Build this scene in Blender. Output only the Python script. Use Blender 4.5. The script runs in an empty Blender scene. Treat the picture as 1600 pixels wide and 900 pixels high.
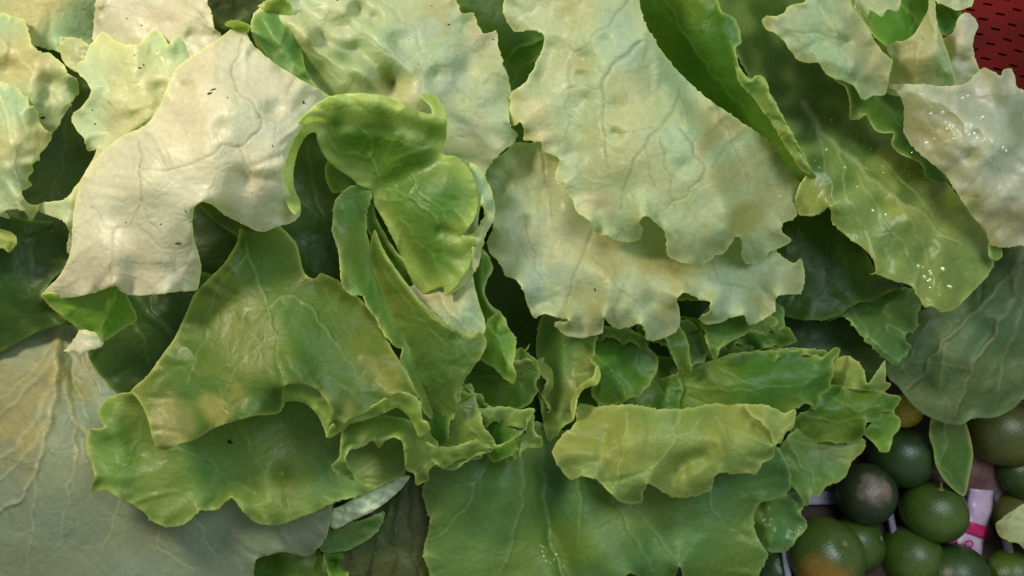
import bpy, math, random
import numpy as np
from mathutils import Vector, Matrix
from mathutils.geometry import delaunay_2d_cdt

# ---------------------------------------------------------------- camera, world, lamps, exposure
S = 0.0003                      # metres per unit of the working frame (leaf plane in front of the lens)
D = 1244.0                      # distance lens -> leaf plane, same unit
TILT = math.radians(25)
BASE = Vector((0, 0, 0.20))
RT = Matrix.Rotation(TILT, 3, 'X')

def world_pt(x, y, w):
    return RT @ (Vector((x, y, w)) * S) + BASE

def P(px, py, w):
    k = (D - w) / D
    return world_pt((px - 800) * k, (450 - py) * k, w)

RTn = np.array(RT)
def Pn(xy, w):
    k = (D - w) / D
    a = np.stack([(xy[:, 0] - 800) * k, (450 - xy[:, 1]) * k, w], 1) * S
    return a @ RTn.T + np.array(BASE)

scene = bpy.context.scene
C = scene.collection
cd = bpy.data.cameras.new('camera')
cd.sensor_width = 36; cd.lens = 36 * D / 1600
cd.clip_start = 0.01; cd.clip_end = 50
cam = bpy.data.objects.new('camera', cd); C.objects.link(cam)
cam.location = world_pt(0, 0, D)
cam.rotation_euler = (TILT, 0, 0)
scene.camera = cam
cd.dof.use_dof = True; cd.dof.focus_distance = D * S; cd.dof.aperture_fstop = 11

wd = bpy.data.worlds.new('World'); scene.world = wd; wd.use_nodes = True
wd.node_tree.nodes['Background'].inputs[0].default_value = (0.86, 0.95, 0.98, 1)
wd.node_tree.nodes['Background'].inputs[1].default_value = 0.32

def area_lamp(name, frm, to, size, power, col):
    ld = bpy.data.lights.new(name, 'AREA'); ld.shape = 'DISK'; ld.size = size
    ld.energy = power; ld.color = col
    o = bpy.data.objects.new(name, ld); C.objects.link(o)
    a = world_pt(*frm); b = world_pt(*to)
    o.location = a
    o.rotation_euler = (b - a).to_track_quat('-Z', 'Y').to_euler()
    return o
area_lamp('warm_stall_lamp', (-980, 760, 980), (-150, 50, 0), 0.10, 2.35, (1.0, 0.83, 0.66))
area_lamp('cool_daylight_opening', (900, 900, 1800), (200, 0, 0), 0.42, 3.0, (0.84, 0.94, 1.0))

vs = scene.view_settings
vs.view_transform = 'Standard'; vs.look = 'None'; vs.exposure = 0.0; vs.gamma = 1.0

# ---------------------------------------------------------------- helpers
def lk(o, parent=None):
    C.objects.link(o)
    if parent is not None:
        o.parent = parent
        o.matrix_parent_inverse = Matrix.Translation(-Vector(parent.location))
    return o

def thing(name, label, cat, loc=(0, 0, 0), group=None):
    o = bpy.data.objects.new(name, None); o.empty_display_size = 0.02
    o.location = loc; C.objects.link(o)
    o['label'] = label; o['category'] = cat
    if group: o['group'] = group
    return o

def cr(pts, closed=True, step=3.0):
    """centripetal-ish Catmull-Rom resampled at a fixed step"""
    p = np.array(pts, float); n = len(p); out = []
    rng = range(n) if closed else range(n - 1)
    for i in rng:
        if closed: a, b, c, d = p[i-1], p[i], p[(i+1) % n], p[(i+2) % n]
        else: a, b, c, d = p[max(i-1, 0)], p[i], p[i+1], p[min(i+2, n-1)]
        l = np.hypot(*(c[:2] - b[:2])); m = max(1, int(l / step + .5))
        l0 = max(np.hypot(*(b[:2]-a[:2])), 1e-3); l2 = max(np.hypot(*(d[:2]-c[:2])), 1e-3)
        t1 = ((b - a) / l0 + (c - b) / max(l, 1e-3)) * .5 * l * .8
        t2 = ((c - b) / max(l, 1e-3) + (d - c) / l2) * .5 * l * .8
        if not closed and i == 0: t1 = c - b
        if not closed and i == n - 2: t2 = c - b
        for k in range(m):
            t = k / m
            out.append((2*t**3-3*t*t+1)*b + (t**3-2*t*t+t)*t1 + (3*t*t-2*t**3)*c + (t**3-t*t)*t2)
    if not closed: out.append(p[-1])
    return np.array(out)

def noise2(xy, lam, seed, n=26):
    r = np.random.RandomState(seed)
    s = np.zeros(len(xy))
    for _ in range(n):
        a = r.rand() * 2 * np.pi; k = 2 * np.pi / (lam * (0.7 + 0.9 * r.rand()))
        s += np.cos((xy[:, 0] * math.cos(a) + xy[:, 1] * math.sin(a)) * k + r.rand() * 7)
    return s / math.sqrt(n / 2)

def tps(ctrl):
    c = np.array(ctrl, float); n = len(c)
    def U(r2): return np.where(r2 > 1e-9, r2 * np.log(r2 + 1e-12), 0)
    X = c[:, :2] / 100; d2 = ((X[:, None] - X[None]) ** 2).sum(-1)
    if n < 3:
        return lambda q: np.full(len(q), c[:, 2].mean())
    K = U(d2) + np.eye(n) * 0.02; Pm = np.c_[np.ones(n), X]
    A = np.zeros((n + 3, n + 3)); A[:n, :n] = K; A[:n, n:] = Pm; A[n:, :n] = Pm.T
    s = np.linalg.lstsq(A, np.r_[c[:, 2], 0, 0, 0], rcond=None)[0]
    def f(q):
        Q = q / 100; d = ((Q[:, None] - X[None]) ** 2).sum(-1)
        return U(d) @ s[:n] + s[n] + Q @ s[n+1:]
    return f

def dist_poly(xy, line, closed=False, chunk=4000):
    """distance and arclength parameter index to a dense polyline"""
    out = np.empty(len(xy)); idx = np.empty(len(xy), int)
    for i in range(0, len(xy), chunk):
        d = ((xy[i:i+chunk, None, :] - line[None, :, :2]) ** 2).sum(-1)
        j = d.argmin(1); out[i:i+chunk] = np.sqrt(d[np.arange(len(j)), j]); idx[i:i+chunk] = j
    return out, idx

def soft_along(xy, line, vals, chunk=4000, sub=2):
    """values along an outline spread smoothly into the blade"""
    l = line[::sub]; v = vals[:, ::sub]; out = np.empty((len(vals), len(xy)))
    for i in range(0, len(xy), chunk):
        d = np.sqrt(((xy[i:i+chunk, None, :] - l[None]) ** 2).sum(-1)); m = d.min(1)[:, None]
        w = np.exp(-(d - m) / (2.5 + .28 * m)); w /= w.sum(1)[:, None]
        out[:, i:i+chunk] = v @ w.T
    return out

def srgb(r, g, b):
    f = lambda v: v / 12.92 if v <= .04045 else ((v + .055) / 1.055) ** 2.4
    return np.array([f(r/255), f(g/255), f(b/255)])

TONE = {   # leaf tissue: main, patch, margin, vein
    'pale':  (srgb(180,202,156), srgb(196,200,146), srgb(222,230,160), srgb(178,190,140)),
    'cream': (srgb(204,208,180), srgb(206,202,170), srgb(226,228,168), srgb(184,186,150)),
    'sage':  (srgb(162,188,144), srgb(188,184,130), srgb(214,222,140), srgb(208,218,170)),
    'olive': (srgb(142,168,86),  srgb(160,172,84),  srgb(206,214,122), srgb(186,200,128)),
    'moss':  (srgb(80,118,46),   srgb(108,128,50),  srgb(196,208,112), srgb(136,162,84)),
    'grey':  (srgb(146,172,146), srgb(158,164,120),  srgb(196,202,136), srgb(206,200,150)),
    'lime':  (srgb(104,154,46),  srgb(128,162,54),  srgb(196,212,118), srgb(172,200,100)),
    'green': (srgb(76,124,40),   srgb(104,134,44),  srgb(184,206,106), srgb(132,170,80)),
    'leaf':  (srgb(108,150,68),  srgb(124,146,62),  srgb(192,208,114), srgb(148,178,106)),
    'teal':  (srgb(94,140,72),   srgb(114,146,60),  srgb(172,198,114), srgb(140,174,110)),
    'dark':  (srgb(52,88,28),    srgb(64,92,30),    srgb(120,150,62),  srgb(86,116,54)),  # dark leaves; gap backing uses it to carry shadow in its colour
    'dusk':  (srgb(78,106,58),   srgb(92,110,62),   srgb(124,148,92),  srgb(126,128,92)),
    'stem':  (srgb(190,206,170), srgb(176,196,156), srgb(196,210,170), srgb(206,216,190)),
    'tan':   (srgb(84,108,52),   srgb(92,98,54),    srgb(120,130,74),  srgb(72,76,42)),
}
BLOT = {'tan': srgb(184,176,112), 'olive': srgb(158,158,76), 'deep': srgb(56,96,28), 'leafy': srgb(64,120,32), 'rim': srgb(190,208,124), 'green': srgb(104,138,64), 'warm': srgb(206,196,150), 'blue': srgb(180,200,172)}  # tan, warm, blue, deep, rim also paint warm light, cool sheen, shadow, lit edge
SEED = [10]
HF = {}

def sheet(out, ctrl, tone='leaf', veins=(), ridges=(), ruf=1.2, rufL=34, roll=1.5, rollL=7, teeth=1.0,
          bump=3.0, bl=70, crin=2.6, mar=3.2, step=2.5, dents=(), key=None, patch=1.0, vdark=False, blots=(), pleat=3.2, thick=1.5, smooth=True):
    SEED[0] += 1; sd = SEED[0]; r = np.random.RandomState(sd)
    o = cr(out, True, step)
    n = len(o)
    # outward normals
    t = np.roll(o, -1, 0) - np.roll(o, 1, 0); t /= np.maximum(np.hypot(t[:, 0], t[:, 1]), 1e-6)[:, None]
    area = 0.5 * (o[:, 0] * np.roll(o[:, 1], -1) - np.roll(o[:, 0], -1) * o[:, 1]).sum()
    nr = np.stack([t[:, 1], -t[:, 0]], 1) * (1 if area > 0 else -1)
    # lobes against a smoothed outline
    w = int(26 * 3 / step); ker = np.hanning(2 * w + 1); ker /= ker.sum()
    if n > 2 * w + 2:
        pad = np.concatenate([o[-w:], o, o[:w]])
        sm = np.stack([np.convolve(pad[:, k], ker, 'valid') for k in (0, 1)], 1)
        q = ((o - sm) * nr).sum(1)
    else: q = np.zeros(n)
    if teeth:
        tt = np.zeros(n); i = r.randint(3, 8)
        while i < n - 2:
            a = teeth * (0.6 + 1.9 * r.rand() ** 2); tt[i] += a; tt[i-1] += a * .35
            if r.rand() < .5: tt[(i+1) % n] -= a * .3
            i += r.randint(3, 13)
        tt += 0.5 * teeth * noise2(np.c_[np.arange(n) * step, np.zeros(n)], 16, sd)
        o = o + nr * tt[:, None]
    # interior points: jittered triangular lattice
    lo = o.min(0); hi = o.max(0)
    gx = np.arange(lo[0], hi[0], step); gy = np.arange(lo[1], hi[1], step * .87)
    G = np.stack(np.meshgrid(gx, gy), -1); G[1::2, :, 0] += step / 2
    G = G.reshape(-1, 2); G = G + (r.rand(*G.shape) - .5) * step * .3
    ins = np.zeros(len(G), bool); x, y = G.T
    x1, y1 = o.T; x2, y2 = np.roll(o, -1, 0).T
    for a in range(n):
        if y1[a] == y2[a]: continue
        c = ((y1[a] > y) != (y2[a] > y))
        ins ^= c & (x < (x2[a] - x1[a]) * (y - y1[a]) / (y2[a] - y1[a]) + x1[a])
    G = G[ins]
    if len(G):
        d, _ = dist_poly(G, o); G = G[d > step * .6]
    allp = np.r_[o, G]
    V, _, F, OV = delaunay_2d_cdt([Vector((float(p[0]), float(p[1]))) for p in allp], [], [list(range(n))], 1, 1e-4, True)[:4]
    xy = np.array([tuple(v) for v in V]); F = np.array([f for f in F if len(f) == 3])
    def inside(g):
        r_ = np.zeros(len(g), bool); gx_, gy_ = g.T
        for a in range(n):
            if y1[a] == y2[a]: continue
            c = ((y1[a] > gy_) != (y2[a] > gy_))
            r_ ^= c & (gx_ < (x2[a] - x1[a]) * (gy_ - y1[a]) / (y2[a] - y1[a]) + x1[a])
        return r_
    F = F[inside(xy[F].mean(1))]
    de, ix = dist_poly(xy, o)
    f0 = tps(ctrl)
    rd = [(cr(l, False, 5)[:, :2], a, s) for l, a, s in ridges]
    pl_ = []
    if pleat and n > 40:
        cen = o.mean(0); k_ = r.randint(0, 8)
        while k_ < n:
            a_ = o[k_]; dr_ = (cen - a_); Ld = np.hypot(*dr_); dr_ = dr_ / max(Ld, 1)
            ang = r.uniform(-.5, .5); dr_ = np.array([dr_[0]*math.cos(ang) - dr_[1]*math.sin(ang), dr_[0]*math.sin(ang) + dr_[1]*math.cos(ang)])
            pl_.append((a_, dr_, min(r.uniform(25, 90), Ld * .8), pleat * r.choice([-1, 1]) * r.uniform(.4, 1.5), r.uniform(4, 9), r.uniform(-.3, .3)))
            k_ += int(r.uniform(16, 46) / step)
    vn = [(cr([(p[0], p[1]) for p in l], False, 2.0), wd_ * (.68 if wd_ < 5 else 1), am * (.5 if wd_ < 5 else .9)) for l, wd_, am in veins]
    vbase = list(vn); vn = []
    for l, wd_, am in vbase:
        L_ = len(l)
        if L_ > 12:
            tg = np.gradient(l, axis=0); tg /= np.maximum(np.hypot(tg[:, 0], tg[:, 1]), 1e-6)[:, None]; pn_ = np.stack([-tg[:, 1], tg[:, 0]], 1)
            env = np.minimum(1, np.arange(L_) / 12.)
            l = l + pn_ * (env * 2.2 * noise2(np.c_[np.arange(L_) * 2.0, np.zeros(L_)], 40, sd + len(vn)))[:, None]
            k = r.randint(10, 22); side = 1
            while k < L_ - 6:
                ln = r.uniform(18, 46) * (1 - .4 * k / L_); a = side * r.uniform(.55, 1.0); c_ = r.uniform(-.9, .4) * side
                pts_ = [l[k]]; d0 = math.atan2(tg[k, 1], tg[k, 0]) + a
                for _ in range(int(ln / 2)):
                    pts_.append(pts_[-1] + 2 * np.array([math.cos(d0), math.sin(d0)])); d0 += -c_ * 2 / ln + r.uniform(-.06, .06)
                vn.append((np.array(pts_), 1.5 if wd_ < 5 else 2.0, am * .3)); side = -side; k += r.randint(10, 24)
        vn.append((l, wd_, am))
    main_ = [w_ not in (1.5, 2.0) for _, w_, _ in vn]
    q = np.clip(q, -14, 14); crn = noise2(np.c_[np.arange(n) * step, np.zeros(n)], 46, sd + 3)
    def H(p, de, ix):
        z = f0(p)
        for l, a, s in rd:
            d, _ = dist_poly(p, l); z = z + a * np.exp(-(d / s) ** 2)
        qs, cs = soft_along(p, o, np.stack([q, crn]))
        z = z - 1.25 * ruf * qs * np.exp(-de / rufL)
        if crin:
            z = z + crin * np.exp(-de / (rufL * .8)) * cs
        z = z - roll * np.clip(1 - de / rollL, 0, 1) ** 2 * (1 - .5 * np.tanh(qs / 3))
        z = z + bump * .75 * noise2(p, bl * 1.45, sd + 5) + bump * .10 * noise2(p, bl * .55, sd + 6)
        z = z + .4 * np.exp(-(de / 3.0) ** 2)
        for a_, dr_, Lp, am_, sg_, cv_ in pl_:
            u_ = (p[:, 0] - a_[0]) * dr_[0] + (p[:, 1] - a_[1]) * dr_[1]
            v_ = -(p[:, 0] - a_[0]) * dr_[1] + (p[:, 1] - a_[1]) * dr_[0] - cv_ * u_ * np.clip(u_ / Lp, -1, 1)
            wd2 = sg_ * (1.5 - .8 * np.clip(u_ / Lp, 0, 1))
            z = z + am_ * np.exp(-(v_ / wd2) ** 2) * np.clip(1 - np.abs(u_) / Lp, 0, 1) ** .7
        for (cx, cy, rad, dep) in dents:
            z = z - dep * np.exp(-((p[:, 0] - cx) ** 2 + (p[:, 1] - cy) ** 2) / rad ** 2)
        return z
    z = H(xy, de, ix)
    vein = np.zeros(len(xy))
    for (l, wv, am), mn_ in zip(vn, main_):
        d, j = dist_poly(xy, l)
        taper = wv * (1 - .65 * j / len(l))
        vv = np.exp(-(d / np.maximum(taper, 1.15)) ** 2)
        z = z + am * np.exp(-(d / (taper * 1.5)) ** 2)
        vein = np.maximum(vein, vv * (1 if mn_ else .28))
    m, pt, mg, vc = TONE[tone]
    k = np.clip(.5 + .42 * patch * noise2(xy, 150, sd + 8), 0, 1)[:, None]
    col = m * (1 - k) + pt * k
    for bx, by, br, bc in blots:
        bd = np.hypot(xy[:, 0] - bx, xy[:, 1] - by) + br * .35 * noise2(xy, 55, sd + 12)
        bk = np.clip(1.35 - bd / br, 0, 1)[:, None] ** 1.3 * .6
        col = col * (1 - bk) + BLOT[bc] * bk
    col = col * (1 + .025 * noise2(xy, 60, sd + 9) + .02 * noise2(xy, 14, sd + 10))[:, None]
    e = (np.exp(-(de / mar) ** 1.3))[:, None] * .7
    col = col * (1 - e) + mg * e
    v = vein[:, None] * .6
    col = col * (1 - v) + (vc * (.55 if vdark else 1.0)) * v
    # rounded lip along the margin (leaf thickness)
    nb = n
    bi = [None] * n
    for i, ids in enumerate(OV):
        for j in ids:
            if j < n: bi[j] = i
    # smoothed normals for the lip, after teeth
    t = np.roll(o, -1, 0) - np.roll(o, 1, 0); t /= np.maximum(np.hypot(t[:, 0], t[:, 1]), 1e-6)[:, None]
    nr = np.stack([t[:, 1], -t[:, 0]], 1) * (1 if area > 0 else -1)
    ok = [i for i, b in enumerate(bi) if b is not None]
    base = len(xy)
    xyl, zl, cl = [], [], []
    rings = [(.35, -.25 * thick), (.5, -.6 * thick), (.2, -thick)]
    zo = np.array([z[bi[i]] for i in ok]); oo = o[ok]; no = nr[ok]
    for du, dz in rings:
        xyl.append(oo + no * du * thick * .5); zl.append(zo + dz); cl.append(np.tile(mg * 1.35, (len(ok), 1)))
    XY = np.r_[xy, *xyl]; Z = np.r_[z, *zl]; COL = np.r_[col, *cl]
    m_ = len(ok); quads = []
    ring0 = [bi[i] for i in ok]
    idx = [ring0] + [[base + k * m_ + i for i in range(m_)] for k in range(3)]
    for k in range(3):
        for i in range(m_):
            j = (i + 1) % m_
            if (ok[j] - ok[i]) % n > 2: continue
            a, b, c, d = idx[k][i], idx[k][j], idx[k+1][j], idx[k+1][i]
            quads += [(a, b, c), (a, c, d)] if area < 0 else [(a, c, b), (a, d, c)]
    F = np.r_[F, np.array(quads)] if quads else F
    F = F[:, ::-1]
    VE = np.r_[vein, np.zeros(3 * m_)]
    if key:
        def hq(px, py):
            p = np.array([[px, py]], float); d, i_ = dist_poly(p, o); return float(H(p, d, i_)[0])
        HF[key] = hq
    return dict(co=Pn(XY, Z), f=F, col=COL, vein=VE, xy=XY, gloss=None)

def merge(parts):
    off = 0; co, f, col, ve, xy = [], [], [], [], []
    for p in parts:
        co.append(p['co']); f.append(p['f'] + off); col.append(p['col']); ve.append(p['vein']); xy.append(p['xy'])
        off += len(p['co'])
    return np.concatenate(co), np.concatenate(f), np.concatenate(col), np.concatenate(ve), np.concatenate(xy)

def mesh_obj(name, parts, mat, parent=None):
    co, f, col, ve, xy = merge(parts)
    me = bpy.data.meshes.new(name)
    me.vertices.add(len(co)); me.vertices.foreach_set('co', co.astype(np.float32).ravel())
    me.loops.add(len(f) * 3); me.loops.foreach_set('vertex_index', f.astype(np.int32).ravel())
    me.polygons.add(len(f)); me.polygons.foreach_set('loop_start', np.arange(0, len(f) * 3, 3, dtype=np.int32))
    me.update(calc_edges=True); me.validate()
    me.polygons.foreach_set('use_smooth', np.ones(len(me.polygons), bool))
    a = me.attributes.new('tissue', 'FLOAT_COLOR', 'POINT')
    a.data.foreach_set('color', np.c_[np.clip(col, 0, 1), np.ones(len(col))].astype(np.float32).ravel())
    a = me.attributes.new('vein', 'FLOAT', 'POINT'); a.data.foreach_set('value', ve.astype(np.float32))
    a = me.attributes.new('flat', 'FLOAT_VECTOR', 'POINT')
    a.data.foreach_set('vector', np.c_[xy / 100., np.zeros(len(xy))].astype(np.float32).ravel())
    me.materials.append(mat)
    o = bpy.data.objects.new(name, me)
    return lk(o, parent)

# ---------------------------------------------------------------- materials
def new_mat(name):
    m = bpy.data.materials.new(name); m.use_nodes = True
    nt = m.node_tree; nt.nodes.clear()
    out = nt.nodes.new('ShaderNodeOutputMaterial')
    return m, nt, out

def N(nt, t, **kw):
    n = nt.nodes.new(t)
    for k, v in kw.items():
        if k.startswith('i_'):
            key = k[2:]
            n.inputs[int(key) if key.isdigit() else key.replace('_', ' ')].default_value = v
        else: setattr(n, k, v)
    return n

def leaf_material(name, rough=.42, trans=.44, net=1.0, spec=.45, crackle=1.0):
    m, nt, out = new_mat(name); L = nt.links.new
    at = N(nt, 'ShaderNodeAttribute', attribute_name='tissue')
    fl = N(nt, 'ShaderNodeAttribute', attribute_name='flat')
    dn = N(nt, 'ShaderNodeTexNoise', i_Scale=1.3, i_Detail=3.0)
    L(fl.outputs['Vector'], dn.inputs['Vector'])
    ds = N(nt, 'ShaderNodeVectorMath', operation='MULTIPLY_ADD')
    ds.inputs[1].default_value = (.9, .9, 0)
    L(dn.outputs['Color'], ds.inputs[0]); L(fl.outputs['Vector'], ds.inputs[2])
    # secondary net of veins (cells of about 60 units) and tertiary net
    nets = []
    for sc, wd_ in ((1.25, .022), (4.6, .05)):
        v = N(nt, 'ShaderNodeTexVoronoi', feature='DISTANCE_TO_EDGE', i_Scale=sc)
        v.voronoi_dimensions = '2D'
        L(ds.outputs[0], v.inputs['Vector'])
        r = N(nt, 'ShaderNodeMapRange', i_1=0.0, i_2=wd_, i_3=1.0, i_4=0.0); r.interpolation_type = 'SMOOTHSTEP'
        L(v.outputs['Distance'], r.inputs[0]); nets.append((v, r))
    # fade the net in places so that it never reads as a regular pattern
    fn = N(nt, 'ShaderNodeTexNoise', i_Scale=1.1, i_Detail=2.0); L(fl.outputs['Vector'], fn.inputs['Vector'])
    fr = N(nt, 'ShaderNodeMapRange', i_1=.42, i_2=.62, i_3=.0, i_4=.75); L(fn.outputs['Fac'], fr.inputs[0])
    m1 = N(nt, 'ShaderNodeMath', operation='MULTIPLY'); L(nets[0][1].outputs[0], m1.inputs[0]); L(fr.outputs[0], m1.inputs[1])
    m2 = N(nt, 'ShaderNodeMath', operation='MULTIPLY', i_1=.3); L(nets[1][1].outputs[0], m2.inputs[0])
    ad = N(nt, 'ShaderNodeMath', operation='MAXIMUM'); L(m1.outputs[0], ad.inputs[0]); L(m2.outputs[0], ad.inputs[1])
    adn = N(nt, 'ShaderNodeMath', operation='MULTIPLY', i_1=.4 * net); L(ad.outputs[0], adn.inputs[0])
    vc = N(nt, 'ShaderNodeMixRGB', blend_type='MULTIPLY'); vc.inputs[2].default_value = (.66, .66, .48, 1)
    L(adn.outputs[0], vc.inputs[0]); L(at.outputs['Color'], vc.inputs[1])
    lu = N(nt, 'ShaderNodeRGBToBW'); L(at.outputs['Color'], lu.inputs[0])
    lm = N(nt, 'ShaderNodeMapRange', i_1=.26, i_2=.42, i_3=1.0, i_4=0.0); L(lu.outputs[0], lm.inputs[0])
    lf = N(nt, 'ShaderNodeMath', operation='MULTIPLY'); L(adn.outputs[0], lf.inputs[0]); L(lm.outputs[0], lf.inputs[1])
    vd = N(nt, 'ShaderNodeMixRGB', blend_type='MULTIPLY', i_Fac=1.0); vd.inputs[2].default_value = (2.1, 1.7, 1.9, 1); L(at.outputs['Color'], vd.inputs[1])
    v0 = vc; vc = N(nt, 'ShaderNodeMixRGB'); L(lm.outputs[0], vc.inputs[0]); L(v0.outputs[0], vc.inputs[1])
    v2 = N(nt, 'ShaderNodeMixRGB'); L(lf.outputs[0], v2.inputs[0]); L(at.outputs['Color'], v2.inputs[1]); L(vd.outputs[0], v2.inputs[2]); L(v2.outputs[0], vc.inputs[2])
    # fine mottle
    mo = N(nt, 'ShaderNodeTexNoise', i_Scale=16.0, i_Detail=5.0, i_Roughness=.6); L(fl.outputs['Vector'], mo.inputs['Vector'])
    mr = N(nt, 'ShaderNodeMapRange', i_1=.3, i_2=.7, i_3=.92, i_4=1.06); L(mo.outputs['Fac'], mr.inputs[0])
    mm = N(nt, 'ShaderNodeMixRGB', blend_type='MULTIPLY', i_Fac=1.0); L(vc.outputs[0], mm.inputs[1]); L(mr.outputs[0], mm.inputs[2])
    # bump: tissue puffs between veins, fine grain
    pf = N(nt, 'ShaderNodeMapRange', i_1=0.0, i_2=.3, i_3=0.0, i_4=1.0); pf.interpolation_type = 'SMOOTHERSTEP'
    L(nets[0][0].outputs['Distance'], pf.inputs[0])
    p2 = N(nt, 'ShaderNodeMath', operation='MULTIPLY'); L(pf.outputs[0], p2.inputs[0]); L(fr.outputs[0], p2.inputs[1])
    t2 = N(nt, 'ShaderNodeMapRange', i_1=0.0, i_2=.3, i_3=0.0, i_4=.19 * crackle); L(nets[1][0].outputs['Distance'], t2.inputs[0])
    a1 = N(nt, 'ShaderNodeMath', operation='ADD'); L(p2.outputs[0], a1.inputs[0]); L(t2.outputs[0], a1.inputs[1])
    wr = N(nt, 'ShaderNodeTexNoise', i_Scale=5.0, i_Detail=4.0, i_Roughness=.55); L(ds.outputs[0], wr.inputs['Vector'])
    a2 = N(nt, 'ShaderNodeMath', operation='MULTIPLY_ADD', i_1=.75); L(wr.outputs['Fac'], a2.inputs[0]); L(a1.outputs[0], a2.inputs[2])
    fg = N(nt, 'ShaderNodeTexNoise', i_Scale=42.0, i_Detail=3.0); L(fl.outputs['Vector'], fg.inputs['Vector'])
    a3 = N(nt, 'ShaderNodeMath', operation='MULTIPLY_ADD', i_1=.07); L(fg.outputs['Fac'], a3.inputs[0]); L(a2.outputs[0], a3.inputs[2])
    bp = N(nt, 'ShaderNodeBump', i_Strength=.6, i_Distance=.0009); L(a3.outputs[0], bp.inputs['Height'])
    pr = N(nt, 'ShaderNodeBsdfPrincipled', i_Roughness=rough)
    pr.inputs['Specular IOR Level'].default_value = spec
    rr = N(nt, 'ShaderNodeMapRange', i_1=.3, i_2=.7, i_3=rough - .08, i_4=rough + .14); L(wr.outputs['Fac'], rr.inputs[0]); L(rr.outputs[0], pr.inputs['Roughness'])
    L(mm.outputs[0], pr.inputs['Base Color']); L(bp.outputs[0], pr.inputs['Normal'])
    tl = N(nt, 'ShaderNodeBsdfTranslucent'); L(bp.outputs[0], tl.inputs['Normal'])
    tc = N(nt, 'ShaderNodeMixRGB', blend_type='MULTIPLY', i_Fac=1.0); tc.inputs[2].default_value = (.95, 1.08, .42, 1)
    L(mm.outputs[0], tc.inputs[1]); L(tc.outputs[0], tl.inputs['Color'])
    mx = N(nt, 'ShaderNodeMixShader', i_0=trans); L(pr.outputs[0], mx.inputs[1]); L(tl.outputs[0], mx.inputs[2])
    L(mx.outputs[0], out.inputs[0])
    return m

M_LEAF = leaf_material('lettuce_tissue')
M_WET = leaf_material('wet_lettuce_tissue', rough=.26, spec=.6)
M_DIM = leaf_material('coarse_leaf_tissue', rough=.5, trans=.2, net=.9)
M_STEM = leaf_material('midrib_tissue', rough=.34, trans=.1, net=.25, crackle=2.0)

def solid_mat(name, col, rough=.5, spec=.5, noise=None, bump=0.0, bscale=300, trans=0):
    m, nt, out = new_mat(name); L = nt.links.new
    pr = N(nt, 'ShaderNodeBsdfPrincipled', i_Roughness=rough); pr.inputs['Specular IOR Level'].default_value = spec
    pr.inputs['Base Color'].default_value = (*col, 1)
    tc = N(nt, 'ShaderNodeTexCoord')
    if noise is not None:
        sc, c2, lo, hi = noise
        nz = N(nt, 'ShaderNodeTexNoise', i_Scale=sc, i_Detail=4.0); L(tc.outputs['Object'], nz.inputs['Vector'])
        mr = N(nt, 'ShaderNodeMapRange', i_1=lo, i_2=hi); L(nz.outputs['Fac'], mr.inputs[0])
        mc = N(nt, 'ShaderNodeMixRGB'); mc.inputs[1].default_value = (*col, 1); mc.inputs[2].default_value = (*c2, 1)
        L(mr.outputs[0], mc.inputs[0]); L(mc.outputs[0], pr.inputs['Base Color'])
    if bump:
        b = N(nt, 'ShaderNodeTexNoise', i_Scale=bscale, i_Detail=3.0); L(tc.outputs['Object'], b.inputs['Vector'])
        bb = N(nt, 'ShaderNodeBump', i_Strength=bump, i_Distance=.001); L(b.outputs['Fac'], bb.inputs['Height']); L(bb.outputs[0], pr.inputs['Normal'])
    if trans: pr.inputs['Transmission Weight'].default_value = trans
    L(pr.outputs[0], out.inputs[0])
    return m
# ---------------------------------------------------------------- lettuce heads (thing > leaf > midrib)
def head(label, px, py, w, group='lettuce heads heaped on the stall'):
    return thing('lettuce', label, 'lettuce', P(px, py, w), group)

def leaf(parent, parts, mat=None, label=None, name='leaf'):
    o = mesh_obj(name, parts, mat or M_LEAF, parent)
    if label: o['label'] = label
    return o

# --- head at the left with the big pale leaf curled over
hA = head('large lettuce left of centre, pale leaf curling over into a bright green cup', 500, 500, -260)
sA = sheet([(375,38),(392,66),(430,100),(470,125),(512,152),(486,182),(462,214),(447,250),(443,280),(452,302),(470,325),(465,340),(450,350),(438,352),(425,357),(412,362),(400,360),(380,350),
            (352,336),(332,320),(315,315),(304,324),(300,345),(302,370),(309,395),(314,415),(312,435),(308,452),(280,455),(242,460),(207,461),(190,455),(181,447),
            (150,456),(120,463),(95,466),(66,461),(90,435),(105,410),(112,385),(114,345),(119,312),(127,288),(134,268),(158,240),(188,215),(228,195),(250,165),(264,130),(275,108),(300,88),(340,62),(360,47)],
           [(375,38,70),(300,120,118),(420,150,125),(240,230,128),(350,240,150),(430,300,118),(200,330,118),(270,340,130),(280,430,96),(170,420,98),(80,460,60),(130,300,76),(440,345,84),(190,215,78),(268,115,78),(500,152,92),(120,420,78)],
           'cream', veins=[([(378,60),(365,95),(372,135),(390,165),(409,183),(405,200),(398,215),(373,227),(345,228)],3.2,-3),([(373,227),(385,255),(392,270)],2.2,-2),([(345,228),(325,250),(295,258)],2.5,-2),([(409,183),(430,195),(432,215)],2,-2),([(217,220),(218,270),(222,310),(235,340),(250,365)],2.5,-2.5),
                  ([(295,258),(268,268),(218,265)],2,-2),([(222,310),(200,355),(180,360),(160,345),(140,325)],2,-2),([(180,360),(175,400),(172,440)],2,-2),([(218,355),(260,390),(300,380)],2,-2)],
           ridges=[([(340,300),(330,230),(360,170)],10,30),([(205,450),(215,400),(190,340)],-14,26),([(230,250),(225,330)],10,26)],
           dents=[(287,137,11,22),(440,105,12,12),(430,170,16,12),(345,200,16,10),(380,280,20,14),(300,215,30,10),(235,330,30,10)],
           bump=4.5, bl=85, ruf=1.6, teeth=.5, roll=3, vdark=True, key='A')
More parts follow.
